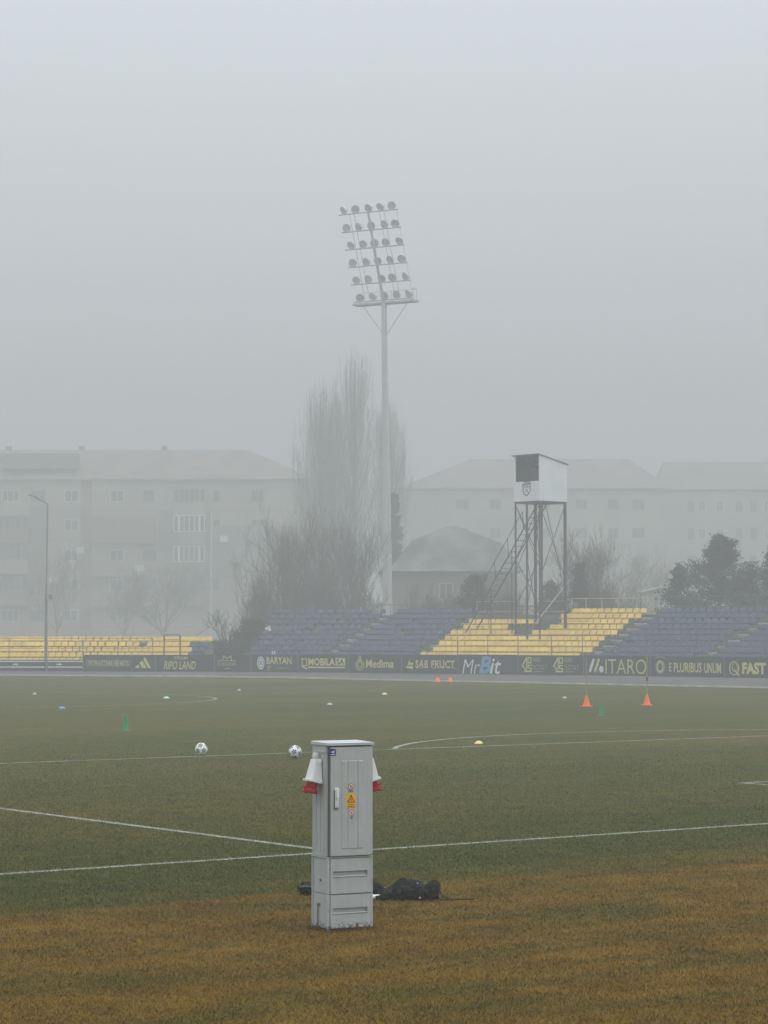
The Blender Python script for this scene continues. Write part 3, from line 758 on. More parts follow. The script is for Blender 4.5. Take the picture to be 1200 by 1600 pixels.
# door with pressed ribs: grooves are real gaps between raised panels
dm = MB(); g0 = ZD + .006; g1 = ZT - .012
dm.box((CW / 2 + .006, -.004, (g0 + g1) / 2), (CW - .03, .022, g1 - g0))
door = dm.build('door', M['cab'], cab, bevel=.003)
rb_ = MB()
for a, b in ((.265, .385), (.405, .60), (.62, .73)):
    x0, x1 = a * CW + .01, b * CW + .01; rb_.hull([(x0, -.0152, g0 + .05), (x1, -.0152, g0 + .05), (x1, -.0152, g1 - .1), (x0, -.0152, g1 - .1)], [(x0 + .003, -.0195, g0 + .056), (x1 - .003, -.0195, g0 + .056), (x1 - .003, -.0195, g1 - .106), (x0 + .003, -.0195, g1 - .106)])
rb_.build('moulding', M['cab'], door)
gl = MB(); gl.box((.0105, -.006, (g0 + g1) / 2), (.006, .012, g1 - g0)); gl.box((CW / 2, -.004, g1 + .004), (CW - .04, .012, .006)); gl.build('door_gap', M['cabd'], cab)
# handle
hm = MB(); hxp = .158 * CW + .006; hz = .98
hm.box((hxp, -.022, hz - .0), (.03, .014, .145)); hm.box((hxp + .002, -.036, hz + .035), (.022, .018, .07)); hm.tube([(hxp + .002, -.034, hz + .0), (hxp + .004, -.034, hz - .06)], .008, 10)
hm.build('handle', M['white'], door, bevel=.006, bseg=3)
hm = MB(); hm.box((hxp - .0165, -.021, hz - .01), (.003, .013, .13)); hm.box((hxp, -.03, hz + .0), (.012, .012, .012)); hm.box((hxp, -.021, hz - .077), (.026, .014, .008)); hm.build('handle_shadow_strips', M['inkg'], door)  # grey strips paint shade beside and under the handle, plus a small front block
# stickers (coordinates: px of the photo, mapped on the door plane)
def dmap(off):
    def f(x, y, mi=0):
        fx = (x - 511.5) / (581.3 - 511.5) * CW; fz = (1455.5 - .055 * (x - 516) - y) / 211.0
        return (fx, off - .0006 * mi, fz)
    return f
fr_ = dmap(-.0155)
s = Print(fr_); s.rect(514.2, 1172.6, 523.2, 1183.6, 0); s.line(516.5, 1178.6, 521.5, 1175.6, 1.2, 1); s.line(516.5, 1176.2, 520.8, 1179.4, 1.1, 1); s.rect(515.6, 1180.8, 521.8, 1181.9, 1)
s.build('blue_sticker', [M['blue_st'], M['wprint']], door)
fr_ = dmap(-.0201)
s = Print(fr_); s.rect(538.6, 1240.6, 552.9, 1264, 0)
s.poly([(545.8, 1242.8), (552.2, 1255), (539.6, 1255)], 1); s.poly([(545.8, 1245.6), (550.2, 1253.8), (541.6, 1253.8)], 2); s.line(546.4, 1247.8, 545, 1251, 1.0, 3); s.line(545.0, 1250.6, 546.8, 1250.8, .9, 3); s.line(546.8, 1250.4, 545.6, 1253.2, .9, 3)
s.text('UWAGA', 541.2, 1256.8, 551.2, 1259.0, 1, bold=.02); s.text('NAPIECIE', 540.2, 1260.4, 552, 1262.8, 1, bold=.02)
s.build('warning_sticker', [M['yel_st'], M['ink'], M['yel_st'], M['ink']], door)
for cy, nm in ((1229.8, 'prohibition_sticker'), (1271.2, 'prohibition_sticker')):
    s = Print(fr_); cx = 545.4 if cy < 1250 else 546.6
    s.disc(cx, cy, 4.1, 4.4, 0); s.ring(cx, cy, 4.1, 4.4, 1.0, 1); s.disc(cx + .1, cy + .2, 1.5, 2.0, 2) ; s.line(cx - 2.6, cy - 2.6, cx + 2.6, cy + 2.6, .9, 3)
    if cy < 1250: s.rect(cx - 3.0, cy + 5.2, cx + 3.2, cy + 6.6, 2); s.rect(cx - 3.0, cy + 7.2, cx + 3.2, cy + 8.8, 2)
    else: s.rect(cx - 2, cy + 5.4, cx + 2.2, cy + 6.8, 2); s.rect(cx - 1.2, cy + 7.4, cx + 1.6, cy + 9.6, 2)
    s.build(nm, [M['wprint'], M['redink'], M['inkg'], M['redink']], door)
# roof
rm = MB(); o_ = .005
rm.hull([(-o_, -.021, ZT), (CW + o_, -.021, ZT), (CW + o_, CD + o_, ZT), (-o_, CD + o_, ZT)], [(-o_, -.021, ZT + .013), (CW + o_, -.021, ZT + .013), (CW + o_, CD + o_, ZT + .022), (-o_, CD + o_, ZT + .022)])
rm.hull([(-.006, -.02, ZT + .0165), (CW + .006, -.02, ZT + .0165), (CW + .006, CD + .006, ZT + .0225), (-.006, CD + .006, ZT + .0225)], [(.0, -.012, ZT + .019), (CW, -.012, ZT + .019), (CW, CD, ZT + .026), (.0, CD, ZT + .026)])
rm.build('roof', M['cabroof'], cab, bevel=.0015)
# sockets
def socket(side):
    sg = -1 if side == 'l' else 1; x0 = 0 if side == 'l' else CW
    yc = .135; zt, zb = 1.262, 1.080
    def X(d): return x0 + sg * d
    m = MB()
    def loop(z, d0, d1, hw, dz=0):       # section: against the wall at d0, out to d1; dz tips the outer edge
        c = .012
        return [(X(d0), yc - hw, z), (X(d1 - c), yc - hw, z + dz), (X(d1), yc - hw + c, z + dz), (X(d1), yc + hw - c, z + dz), (X(d1 - c), yc + hw, z + dz), (X(d0), yc + hw, z)]
    m.hull(loop(zb + .012, .0, .097, .055, .02), loop(zt, .0, .058, .042))
    hs = m.build('socket_housing', M['white'], cab, bevel=.004, smooth=True)
    m = MB(); m.hull(loop(zb - .004, -.0, .112, .064, .026), loop(zb + .012, -.0, .112, .064, .026))
    m.build('flange', M['white'], hs, bevel=.002)
    for yy in (-.062, .062):
        MB().lathe([(.010, 0), (.010, .014)], 10, mtx=Matrix.Translation((X(.012), yc + yy, zb + .012))).build('bolt', M['white'], hs)
        MB().lathe([(.011, 0), (.011, .02)], 10, mtx=Matrix.Translation((X(.012), yc + yy * .72, zt - .03))).build('bolt', M['white'], hs)
    m = MB(); m.lathe([(.021, zt - .002), (.021, zt + .014), (.026, zt + .014), (.026, zt + .028), (.021, zt + .030), (.021, zt + .042), (.012, zt + .045)], 16, c=(X(.032), yc, 0)); m.build('cable_gland', M['whited'], hs, smooth=True)
    # red socket pointing down and outward
    R = Matrix.Translation((X(.056), yc, zb + .012)) @ Matrix.Rotation(-sg * math.radians(15), 4, 'Y')
    m = MB(); m.lathe([(.04, -.055), (.043, -.05), (.043, 0)], 24, mtx=R); m.build('red_socket', M['red'], hs, smooth=True)
    m = MB(); m.lathe([(.05, -.082), (.053, -.078), (.053, -.058), (.048, -.052)], 24, mtx=R)
    m.box((sg * .052, 0, -.05), (.018, .03, .02), mtx=R); m.box((sg * -.045, 0, -.07), (.018, .035, .022), mtx=R); m.box((sg * .045, 0, -.088), (.026, .05, .012), mtx=R)
    m.build('red_lid', M['red'], hs, smooth=True)
socket('l'); socket('r')

# ------------------------------------------------------------------ bags and white tubes behind the cabinet
def lumpy(stations, seed, n=18, flat=.75, crumple=0):
    """loft of lumpy sections: (x, y, z_centre, half width, half height)"""
    r = random.Random(seed); m = MB(); vs = []
    ph = [r.uniform(0, 6) for _ in range(6)]
    ns = []
    for a, b in zip(stations, stations[1:]):
        for k in range(6): ns.append([a[i] + (b[i] - a[i]) * (k / 6) for i in range(5)])
    ns.append(stations[-1])
    for i, (x, y, z, hw, hh) in enumerate(ns):
        for j in range(n):
            w = 2 * math.pi * j / n
            q = 1 + .10 * math.sin(3 * w + ph[0] + x * 18) + .08 * math.sin(5 * w + ph[1] - x * 31) + .06 * math.sin(2 * w + x * 55 + ph[2])
            zz = z + hh * math.sin(w) * q; vs.append((x + .008 * math.sin(4 * w + i) + r.gauss(0, crumple * .6), y + hw * math.cos(w) * q + r.gauss(0, crumple * .6), max(.004, zz + r.gauss(0, crumple) * .7)))
    k = len(ns)
    fs = [(i * n + j, i * n + (j + 1) % n, (i + 1) * n + (j + 1) % n, (i + 1) * n + j) for i in range(k - 1) for j in range(n)] + [tuple(range(n - 1, -1, -1)), tuple(range((k - 1) * n, k * n))]
    m.add(vs, fs); return m
bo = G(640, 1406)
bag = empty('kit_bag', bo, 'crumpled black kit bag with a trailing cord lying right of the cabinet', 'bag')
def bx(px): return (px - 640) / 196.5
lumpy([(bx(586), .03, .02, .06, .012), (bx(600), .02, .035, .09, .03), (bx(614), .03, .045, .11, .042), (bx(630), .02, .06, .12, .056), (bx(645), .02, .05, .14, .048), (bx(657), .03, .058, .135, .058), (bx(668), .02, .058, .14, .056), (bx(677), .02, .074, .13, .072), (bx(683.5), .02, .078, .11, .070), (bx(686), .02, .07, .06, .045)], 3, n=13, crumple=.017).build('bag_body', M['bag'], bag)
m = MB()
for px in (657.5, 661):
    m.tube([(bx(px) + .004 * math.cos(a), .02 + .128 * math.cos(a), max(.008, .072 + .086 * math.sin(a))) for a in np.linspace(0, 2 * math.pi, 25)], .008, 6)
m.build('strap', M['strap'], bag)
m = MB()
for (px, dy, dz) in ((653, -.02, .138), (656.5, -.112, .03)): m.lathe([(.009, -.003), (.009, .003)], 12, c=(0, 0, 0), mtx=Matrix.Translation((bx(px), dy, dz)) @ Matrix.Rotation(math.pi / 2, 4, 'X'))
m.build('buckle', M['metal'], bag)
# raised handle loop
m = MB()
lp = [(604, .02, .03), (608, .05, .085), (616, .075, .115), (625, .10, .150), (634, .12, .158), (645, .12, .148), (657, .12, .145)]
top_ = [Vector((bx(x), .12, z)) for x, _, z in lp]; bot_ = [Vector((bx(x) + .01, .05, (z * .62 if 3 > 2 else z) - (.02 if x < 640 else .0))) for x, _, z in lp]
vs = []
for a_, b_2 in zip(top_, bot_): vs += [a_, a_ + Vector((0, -.035, .006)), b_2 + Vector((0, -.02, .012)), b_2]
m.add(vs, [(4 * i + j, 4 * i + 4 + j, 4 * i + 4 + (j + 1) % 4, 4 * i + (j + 1) % 4) for i in range(len(lp) - 1) for j in range(4)] + [(0, 1, 2, 3), (len(vs) - 1, len(vs) - 2, len(vs) - 3, len(vs) - 4)])
m.tube([(bx(598), .13, .02), (bx(606), .13, .075), (bx(616), .13, .11), (bx(625), .13, .15), (bx(634), .13, .16)], .014, 6)
m.build('flap', M['bag'], bag)
m = MB(); m.tube([(bx(684), .0, .11), (bx(688), -.02, .08), (bx(693), -.04, .03), (bx(703), -.03, .012), (bx(716), -.05, .01), (bx(728), -.04, .010), (bx(738), -.05, .010), (bx(745), -.03, .012)], .006, 6)
m.tube([(bx(683), -.02, .04), (bx(690), -.06, .010), (bx(704), -.075, .008), (bx(716), -.06, .009)], .005, 6); m.build('cord', M['strap'], bag, smooth=True)
b2o = G(520, 1398)
bag2 = empty('long_bag', b2o, 'long flat black bag mostly hidden behind the grey cabinet', 'bag')
def cx2(px): return (px - 520) / 194.0
lumpy([(cx2(463), 0, .055, .02, .018), (cx2(470), 0, .055, .06, .04), (cx2(484), 0, .05, .09, .048), (cx2(520), .02, .05, .10, .05), (cx2(560), .03, .05, .10, .055), (cx2(582), .03, .065, .09, .065), (cx2(596), .03, .045, .08, .045), (cx2(605), .03, .02, .05, .018)], 9, n=13, crumple=.012).build('bag_body', M['bag'], bag2)
m = MB(); m.tube([(cx2(466), -.05, .075), (cx2(478), -.085, .08), (cx2(500), -.1, .07)], .007, 6); m.build('piping', M['rail'], bag2)
a = G(578, 1406); tag(MB().tube([(0, 0, .022), (.082, .01, .022)], .021, 14).build('plastic_tube', M['white'], loc=a, smooth=True), 'thick white tube end between the cabinet and the black kit bag', 'tube')
a = G(580, 1396); tag(MB().tube([(0, 0, .02), (.05, .02, .028), (.12, .03, .04)], .011, 10).build('plastic_tube', M['whited'], loc=a, smooth=True), 'thinner pale tube lying across the black bags above the thick one', 'tube')

# ------------------------------------------------------------------ footballs
def ball(px, py, label, rot):
    bm = bmesh.new(); bmesh.ops.create_icosphere(bm, subdivisions=5, radius=.112)
    ico = bmesh.new(); bmesh.ops.create_icosphere(ico, subdivisions=1, radius=1); dirs = [v.co.normalized() for v in ico.verts]; ico.free()
    for f in bm.faces:
        c = f.calc_center_median().normalized(); f.smooth = True; f.material_index = 0
        best = max(dirs, key=lambda d: d.dot(c)); ang = math.acos(max(-1, min(1, best.dot(c))))
        ref = best.cross(Vector((.31, .87, .4))).normalized(); oth = best.cross(ref)
        az = math.atan2(c.dot(oth), c.dot(ref)); star = .24 + .22 * abs(math.cos(2.5 * az)) ** 2
        if ang < star and abs(ang - .15) > .02: f.material_index = 1
    me = bpy.data.meshes.new('football'); bm.to_mesh(me); bm.free(); me.materials.append(M['ballw']); me.materials.append(M['balld'])
    o = bpy.data.objects.new('football', me); col.objects.link(o); p = G(px, py); o.location = (p.x, p.y, .113); o.rotation_euler = rot
    return tag(o, label, 'football', 'footballs on the penalty area line')
ball(314.5, 1180.5, 'white football with dark stars lying on the far penalty line, left one', (.4, .9, .3))
ball(461, 1184.8, 'white football with dark patches lying just left of the cabinet top', (1.3, .2, 1.9))

# ------------------------------------------------------------------ cones, poles, discs
def tall_cone(px, py, label, h=.34):
    t = empty('slim_cone', G(px, py), label, 'cone', 'slim green cones on the pitch')
    MB().lathe([(.062, .014), (.056, .05), (.030, h - .03), (.032, h - .02), (.028, h)], 20).build('cone', M['greenc'], t, smooth=True)
    MB().box((0, 0, .007), (.17, .17, .014)).build('base', M['greenc'], t, bevel=.004)
tall_cone(196, 1142, 'slim green cone standing alone on the left of the pitch', .34)
tall_cone(939, 1119, 'slim green cone standing below the two orange cones with poles', .33)
def pole_cone(px, py, ytop, label, sleeve):
    o = G(px, py); pm = F / o.y
    t = empty('pole_cone', o, label, 'cone', 'orange cones carrying slalom poles')
    MB().lathe([(.115, .02), (.10, .06), (.04, .28), (.038, .31), (.03, .32)], 20).build('cone', M['orange'], t, smooth=True)
    MB().box((0, 0, .01), (.33, .33, .02)).build('base', M['orange'], t, bevel=.005)
    hgt = (py - ytop) / pm
    pl = MB().tube([(0, 0, .3), (.004, 0, hgt)], .016, 8).build('pole', M['pole'], t, smooth=True)
    if sleeve:
        MB().tube([(0, 0, hgt - .66), (0, 0, hgt - .02)], .022, 8).build('sleeve', M['poley'], pl); MB().tube([(0, 0, hgt - .78), (0, 0, hgt - .68)], .03, 8).build('clip', M['ink'], pl)
pole_cone(916.5, 1104, 1022, 'orange cone with a bare pole, left of the pair before the track', False)
pole_cone(1011, 1102, 1023, 'orange cone whose pole has an olive sleeve and black clip, right of the pair', True)
for px, lab in ((683.5, 'small orange cone by the far kerb, left of two side by side'), (703.5, 'small orange cone by the far kerb, right of two side by side')):
    t = empty('small_cone', G(px, 1065.5), lab, 'cone', 'small orange cones at the far kerb')
    MB().lathe([(.13, .015), (.115, .05), (.06, .19), (.05, .2)], 20).build('cone', M['orange'], t, smooth=True)
    MB().box((0, 0, .007), (.28, .28, .014)).build('base', M['orange'], t, bevel=.004)
def disc(px, py, m, label, r=.1):
    o = MB().lathe([(r, .0), (r * .98, .008), (r * .8, .03), (r * .4, .055), (r * .28, .058), (r * .27, .05), (r * .37, .047), (r * .78, .02)], 24).build('marker_disc', M[m], loc=G(px, py), smooth=True)
    tag(o, label, 'marker disc', 'flat marker discs spread over the pitch')
disc(748, 1162, 'discy', 'yellow marker disc lying inside the penalty arc', .085)
disc(601, 1085, 'discy', 'yellow marker disc lying far out above the cabinet')
disc(515, 1101.3, 'discw', 'pale grey marker disc left of the lone far yellow one', .085)
disc(97, 1107, 'discb', 'blue marker disc on the far circle line at the left', .1)
disc(54, 1085, 'discw', 'white marker disc furthest left on the pitch', .075)
disc(260, 1091, 'discg', 'mint green marker disc inside the far circle', .11)
disc(374, 1079, 'discw', 'small whitish marker disc right of the far circle', .07)
disc(882, 1091, 'discw', 'pale marker disc just left of the bare pole cone', .08)

# ------------------------------------------------------------------ street lamp
lo_ = G(71.5, 1049)
lt = empty('street_lamp', lo_, 'tall grey lamp post with one slanted arm at the left stand', 'street lamp'); pm = F / lo_.y
def lz(y): return (board_y(71) + .7 - y) / pm
MB().tube([(0, 0, 0), (0, 0, lz(935))], .085, 12, r2=.075).build('lower_post', M['lampp'], lt, smooth=True)
MB().tube([(0, 0, lz(935)), (.04, 0, lz(790))], .045, 10, r2=.038).build('post', M['lampp'], lt, smooth=True)
MB().tube([(.04, 0, lz(790)), (.03, 0, lz(788)), (-.6, 0, lz(779))], .03, 8).build('arm', M['lampp'], lt, smooth=True)
MB().hull([(-1.0, -.1, lz(775.5)), (-.55, -.13, lz(780)), (-.55, .13, lz(780)), (-1.0, .1, lz(775.5))], [(-.98, -.08, lz(773.5)), (-.55, -.1, lz(777)), (-.55, .1, lz(777)), (-.98, .08, lz(773.5))]).build('lamp_head', M['lampp'], lt)
MB().box((0, -.12, lz(934)), (.13, .1, .35)).build('junction_box', M['lampp'], lt)
MB().box((.24, -.02, lz(934)), (.2, .12, .25)).build('loudspeaker', M['lampp'], lt)

# ------------------------------------------------------------------ floodlight mast
YM = 182.0; KM = 1.32; mp = P(606.5, 945, YM); pm = F / YM
ft = empty('floodlight_mast', (mp.x, YM, 0), 'tall pale green floodlight mast rising behind the blue seats', 'floodlight mast')
def mz(y): return H + (YH - y) / pm
lean = (P(600, 480, YM).x - mp.x)
MB().tube([(0, 0, 0), (lean * .35, 0, mz(780)), (lean, 0, mz(472))], [.37, .31, .2], 16).build('mast_pole', M['mast'], ft, smooth=True)
MB().tube([(-.3, -.1, mz(950)), (-.22 + lean * .6, -.1, mz(640))], .03, 6).build('cable_duct', M['masthead'], ft)
fr_dir = Vector((-.5, -.866, 0)); bd = Vector((.866, -.5, 0))       # facing the field, along the bars
c0 = Vector((lean, 0, mz(466))); top = Vector((lean, 0, mz(326))) + fr_dir * 1.5
top = Vector((P(575, 331, YM - 1.55).x - mp.x, -1.55, P(575, 331, YM - 1.55).z))
bars = []
for r in range(6):
    f = r / 5; c = c0.lerp(top, f); hl = 1.95 * KM
    m = MB(); m.tube([c - bd * hl + Vector((0, 0, -.03)), c + bd * hl + Vector((0, 0, -.03))], .055, 6); bar = m.build('crossbar', M['masthead'], ft)
    bars.append(c)
    for k in range(5):
        off = (-1.6 + .8 * k) * KM + random.uniform(-.08, .08); q = c + bd * off + Vector((0, 0, .29))
        yaw = math.atan2(fr_dir.y, fr_dir.x) + random.uniform(-.5, .5)
        R = Matrix.Translation(q) @ Matrix.Rotation(yaw, 4, 'Z') @ Matrix.Rotation(math.radians(115 + random.uniform(-10, 10)), 4, 'Y')
        lm = MB(); lm.lathe([(.1, -.34), (.2, -.3), (.3, -.14), (.32, 0), (.33, .03)], 14, mtx=R); lp_ = lm.build('floodlight', M['lampg'], ft, smooth=True)
        gm = MB(); gm.lathe([(.31, .031), (.31, .04)], 14, mtx=R); gm.build('glass', M['glass'], lp_)
        br = MB(); br.box((q.x, q.y, q.z - .18), (.05, .3, .16), rz=yaw); br.build('bracket', M['masthead'], lp_)
m = MB(); m.tube([c0 + Vector((0, 0, -.4)), top], .13, 10, r2=.09); m.build('spine', M['masthead'], ft)
for off in (-1.65, -1.25, .99, 1.39, 2.5):
    MB().tube([c0 + bd * off, top + bd * off * (.98)], .022 if off < 2 else .016, 5).build('strut', M['masthead'], ft)
m = MB(); m.tube([top, top + Vector((-.1, 0, .65))], .02, 5); m.build('lightning_rod', M['masthead'], ft)
pc = Vector((lean, 0, mz(471)))
m = MB(); m.box(pc + bd * .0 - fr_dir * .25, (5.3, .9, .14), rz=math.atan2(bd.y, bd.x)); m.build('platform', M['masthead'], ft)
m = MB()
for dd in (-.6,):
    for off in (-2.5, -1.2, .3, 1.5, 2.5): m.tube([pc + bd * off - fr_dir * .6, pc + bd * off - fr_dir * .6 + Vector((0, 0, .95))], .02, 5)
    m.tube([pc + bd * -2.5 - fr_dir * .6 + Vector((0, 0, .95)), pc + bd * 2.5 - fr_dir * .6 + Vector((0, 0, .95))], .022, 5)
m.tube([pc + bd * 2.5 + Vector((0, 0, .95)), pc + bd * 2.5 - fr_dir * .6 + Vector((0, 0, .95))], .022, 5); m.tube([pc + bd * 2.5, pc + bd * 2.5 + Vector((0, 0, .95))], .022, 5)
m.build('guard_rail', M['masthead'], ft)
for off, yy in ((-1.9, 518), (2.1, 523)):
    q = Vector((lean + (-.15 if off < 0 else .15), 0, mz(yy))); MB().tube([pc + bd * off, q], .03, 5).build('brace', M['masthead'], ft)

# ------------------------------------------------------------------ commentary tower
YT = 124.0; ts = F / YT
tc_ = P(843, 782, YT); U = Vector((.731, .682, 0)); Vv = Vector((-.682, .731, 0))
tz = tc_.z
tw = empty('commentary_tower', (tc_.x, tc_.y, 0), 'white lookout cabin on a tall steel frame standing in the yellow seats', 'tower')
def T(u, v, z): return U * u + Vv * v + Vector((0, 0, z))
UL, VL = 2.08, 1.82; zb = tz; zl, zc, zr = tz + 2.27, tz + 2.38, tz + 1.93
th = .05
def topz_(u, v): return zc + (zr - zc) * u / UL + (zl - zc) * 0 * v
def wall(u0, v0, u1, v1, z0, z1a, z1b, name='wall', m='cabin'):
    d = Vector((u1 - u0, v1 - v0)).normalized(); nn = Vector((-d.y, d.x)) * th
    b = [T(u0, v0, z0), T(u1, v1, z0), T(u1 + nn.x, v1 + nn.y, z0), T(u0 + nn.x, v0 + nn.y, z0)]
    t_ = [T(u0, v0, z1a), T(u1, v1, z1b), T(u1 + nn.x, v1 + nn.y, z1b), T(u0 + nn.x, v0 + nn.y, z1a)]
    return MB().hull(b, t_).build(name, M[m], tw)
wall(0, 0, UL, 0, zb, topz_(0, 0), topz_(UL, 0))
wall(UL, th, UL, VL, zb, topz_(UL, 0), topz_(UL, VL))
wall(UL - th, VL, 0, VL, zb, topz_(UL, 0) , topz_(0, 0))
wo = 1.02
front = wall(0, VL - th, 0, th, zb, zb + wo, zb + wo, 'front_wall')
wall(0, VL - th, 0, VL - .12, zb + wo + .0, topz_(0, 0), topz_(0, 0), 'corner_strip')
m = MB(); m.hull([T(-.1, -.06, zc + .0), T(UL + .1, -.06, zr), T(UL + .1, VL + .1, zr), T(-.1, VL + .1, zc)], [T(-.1, -.06, zc + .03), T(UL + .1, -.06, zr + .03), T(UL + .1, VL + .1, zr + .03), T(-.1, VL + .1, zc + .03)]); m.build('roof', M['rail'], tw)
m = MB(); m.hull([T(0.02, .02, zb - .1), T(UL - .02, .02, zb - .1), T(UL - .02, VL - .02, zb - .1), T(.02, VL - .02, zb - .1)], [T(0.02, .02, zb - .002), T(UL - .02, .02, zb - .002), T(UL - .02, VL - .02, zb - .002), T(.02, VL - .02, zb - .002)]); m.build('floor_frame', M['dark'], tw)
for a4 in ((.06, .07, UL - .07, .07), (UL - .07, .07, UL - .07, VL - .07), (UL - .07, VL - .07, .06, VL - .07)):  # near-black sheets added inside the walls, painting the cabin's interior shade
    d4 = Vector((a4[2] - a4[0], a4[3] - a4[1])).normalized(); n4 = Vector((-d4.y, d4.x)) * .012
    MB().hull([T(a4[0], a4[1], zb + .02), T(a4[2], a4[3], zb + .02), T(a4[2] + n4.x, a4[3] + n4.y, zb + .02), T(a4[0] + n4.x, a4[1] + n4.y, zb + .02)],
              [T(a4[0], a4[1], topz_(a4[0], 0) - .03), T(a4[2], a4[3], topz_(a4[2], 0) - .03), T(a4[2] + n4.x, a4[3] + n4.y, topz_(a4[2], 0) - .03), T(a4[0] + n4.x, a4[1] + n4.y, topz_(a4[0], 0) - .03)]).build('interior_shade_panel', M['cabdark'], tw)
m = MB(); m.hull([T(.9, .3, zb + .01), T(1.2, .3, zb + .01), T(1.2, VL - .3, zb + .01), T(.9, VL - .3, zb + .01)], [T(.9, .3, zc - .6), T(1.2, .3, zc - .6), T(1.2, VL - .3, zc - .6), T(.9, VL - .3, zc - .6)]); m.build('interior_shade_block', M['cabdark'], tw)  # added dark block, deepens the painted shade behind the opening
# crest
def cmap(x, y, mi=0): return T(-.004 - .002 * mi, VL * (1 - (x - 806.5) / 36.5), zb + (784 - y) / ts)
p = Print(cmap); p.poly([(818.5, 756.5), (831, 755), (830.5, 769), (828, 773), (825, 776.5), (821, 773.6), (819.2, 769)], 0)
p.poly([(820.2, 759.5), (829.6, 758.6), (829.2, 768.5), (827, 772), (825, 774), (822, 772), (820.8, 768.5)], 1); p.rect(821, 760.5, 829, 762.5, 2); p.line(823, 764, 827.4, 771, 1.1, 2); p.line(827.4, 764, 822.6, 770, 1.0, 2); p.rect(820.5, 752.9, 829.5, 754.8, 0)
p.build('crest', [M['inkg'], M['wprint'], M['inkg']], front)
# legs
def leg(u, v, r, z0=0, box=False):
    MB().box(T(u, v, (z0 + zb - .1) / 2), (r * 2, r * 2, zb - .1 - z0), rz=.75).build('leg', M['dark'], tw)
zstep = 2.0
leg(.06, VL - .06, .035); leg(.06, .95, .04); leg(.06, .06, .03); leg(UL * .62, VL - .3, .055); leg(UL - .08, .08, .058); leg(UL - .08, VL - .08, .04)
def br(a, b, r=.02): MB().tube([T(*a), T(*b)], r, 5).build('brace', M['dark'], tw)
z1, z2, z3 = zb - .15, zb - 3.0, zb - 5.4
br((.06, VL - .06, z1), (.06, .06, z2)); br((.06, .06, z1), (.06, VL - .06, z2)); br((.06, VL - .06, z2), (.06, .06, z3)); br((.06, .06, z2), (.06, VL - .06, z3))
br((.06, .06, z1), (UL - .08, .08, z2 - 1)); br((UL - .08, .08, z1), (.06, .06, z2 - 1)); br((.5, .06, z1), (UL - .08, .3, z2 - 1))
br((UL * .62, VL - .3, z1), (.06, .06, z2)); br((.06, .95, z2), (UL * .62, VL - .3, z3)); br((.06, .06, z1), (UL * .62, VL - .3, z2)); br((UL * .62, VL - .3, z2), (.06, .95, z3)); br((UL - .08, .08, z2 - 1), (UL * .62, VL - .3, z3))
br((UL - .08, VL - .08, z1), (.06, VL - .06, z2 - .6)); br((.06, VL - .06, z1), (UL - .08, VL - .08, z2 - .6)); br((.06, .06, z3), (.06, VL - .06, z3), .025); br((.06, .06, z3 + .4), (UL * .62, VL - .3, z3 + .4), .02)
# steep stair down to the back left
sa = Vector((.25, 1.3, zb - .1)); sd = Vector((-2.35, 1.6, -4.3)); 
full = 1.75
st0 = sa + Vector((-.28, -.2, 0)); wv = Vector((.5, .35, 0))
for off in (Vector((0, 0, 0)), wv): MB().tube([st0 + off, st0 + off + sd * full], .035, 5).build('stair_string', M['dark'], tw)
m = MB()
for i in range(26):
    q = st0 + sd * full * (i + .5) / 26; m.tube([q, q + wv], .018, 4)
m.build('stair_tread', M['dark'], tw)
for off in (Vector((-.05, 0, .9)), ):
    MB().tube([st0 + sd * .3 + off, st0 + off + sd * full], .02, 5).build('handrail', M['dark'], tw)
for f in (.3, .62, .9, 1.2): MB().tube([st0 + sd * f + Vector((-.05, 0, .9)), st0 + sd * f], .02, 5).build('baluster', M['dark'], tw)
for f in (.55, 1.0): 
    q = st0 + sd * f; MB().tube([q, Vector((q.x, q.y, 0))], .025, 5).build('stair_prop', M['dark'], tw)

# ------------------------------------------------------------------ buildings
def gable_block(name, px0, px1, Y, depth, yeave, floors_y, label, roofpts, wallm, roofm, wins, balc, extra=None):
    a = P(px0, 984, Y); b = P(px1, 984, Y); t = empty(name, ((a.x + b.x) / 2, Y, 0), label, 'apartment block')
    s = F / Y; ox = (a.x + b.x) / 2
    def x(px): return (px - 600) / s - ox
    def z(py): return H + (YH - py) / s
    Wd = b.x - a.x
    MB().box((0, depth / 2, z(yeave) / 2), (Wd, depth, z(yeave))).build('wall', M[wallm], t)
    return t, x, z, s
def window(t, x0, x1, z0, z1, y, frame='winframe', mull=1, off=.0):
    fm = MB(); w = .08; d = .06
    fm.box(((x0 + x1) / 2, y - d / 2 - .003, z0 + w / 2), (x1 - x0, d, w)); fm.box(((x0 + x1) / 2, y - d / 2 - .003, z1 - w / 2), (x1 - x0, d, w))
    for xx in [x0 + w / 2, x1 - w / 2] + [x0 + (x1 - x0) * (i + 1) / (mull + 1) for i in range(mull)]: fm.box((xx, y - d / 2 - .003, (z0 + z1) / 2), (w, d, z1 - z0 - 2 * w - .002))
    f = fm.build('window', M[frame], t)
    MB().box(((x0 + x1) / 2, y - .01 - .003, (z0 + z1) / 2), (x1 - x0 - .01, .02, z1 - z0 - .01)).build('pane', M['winglass'], f)
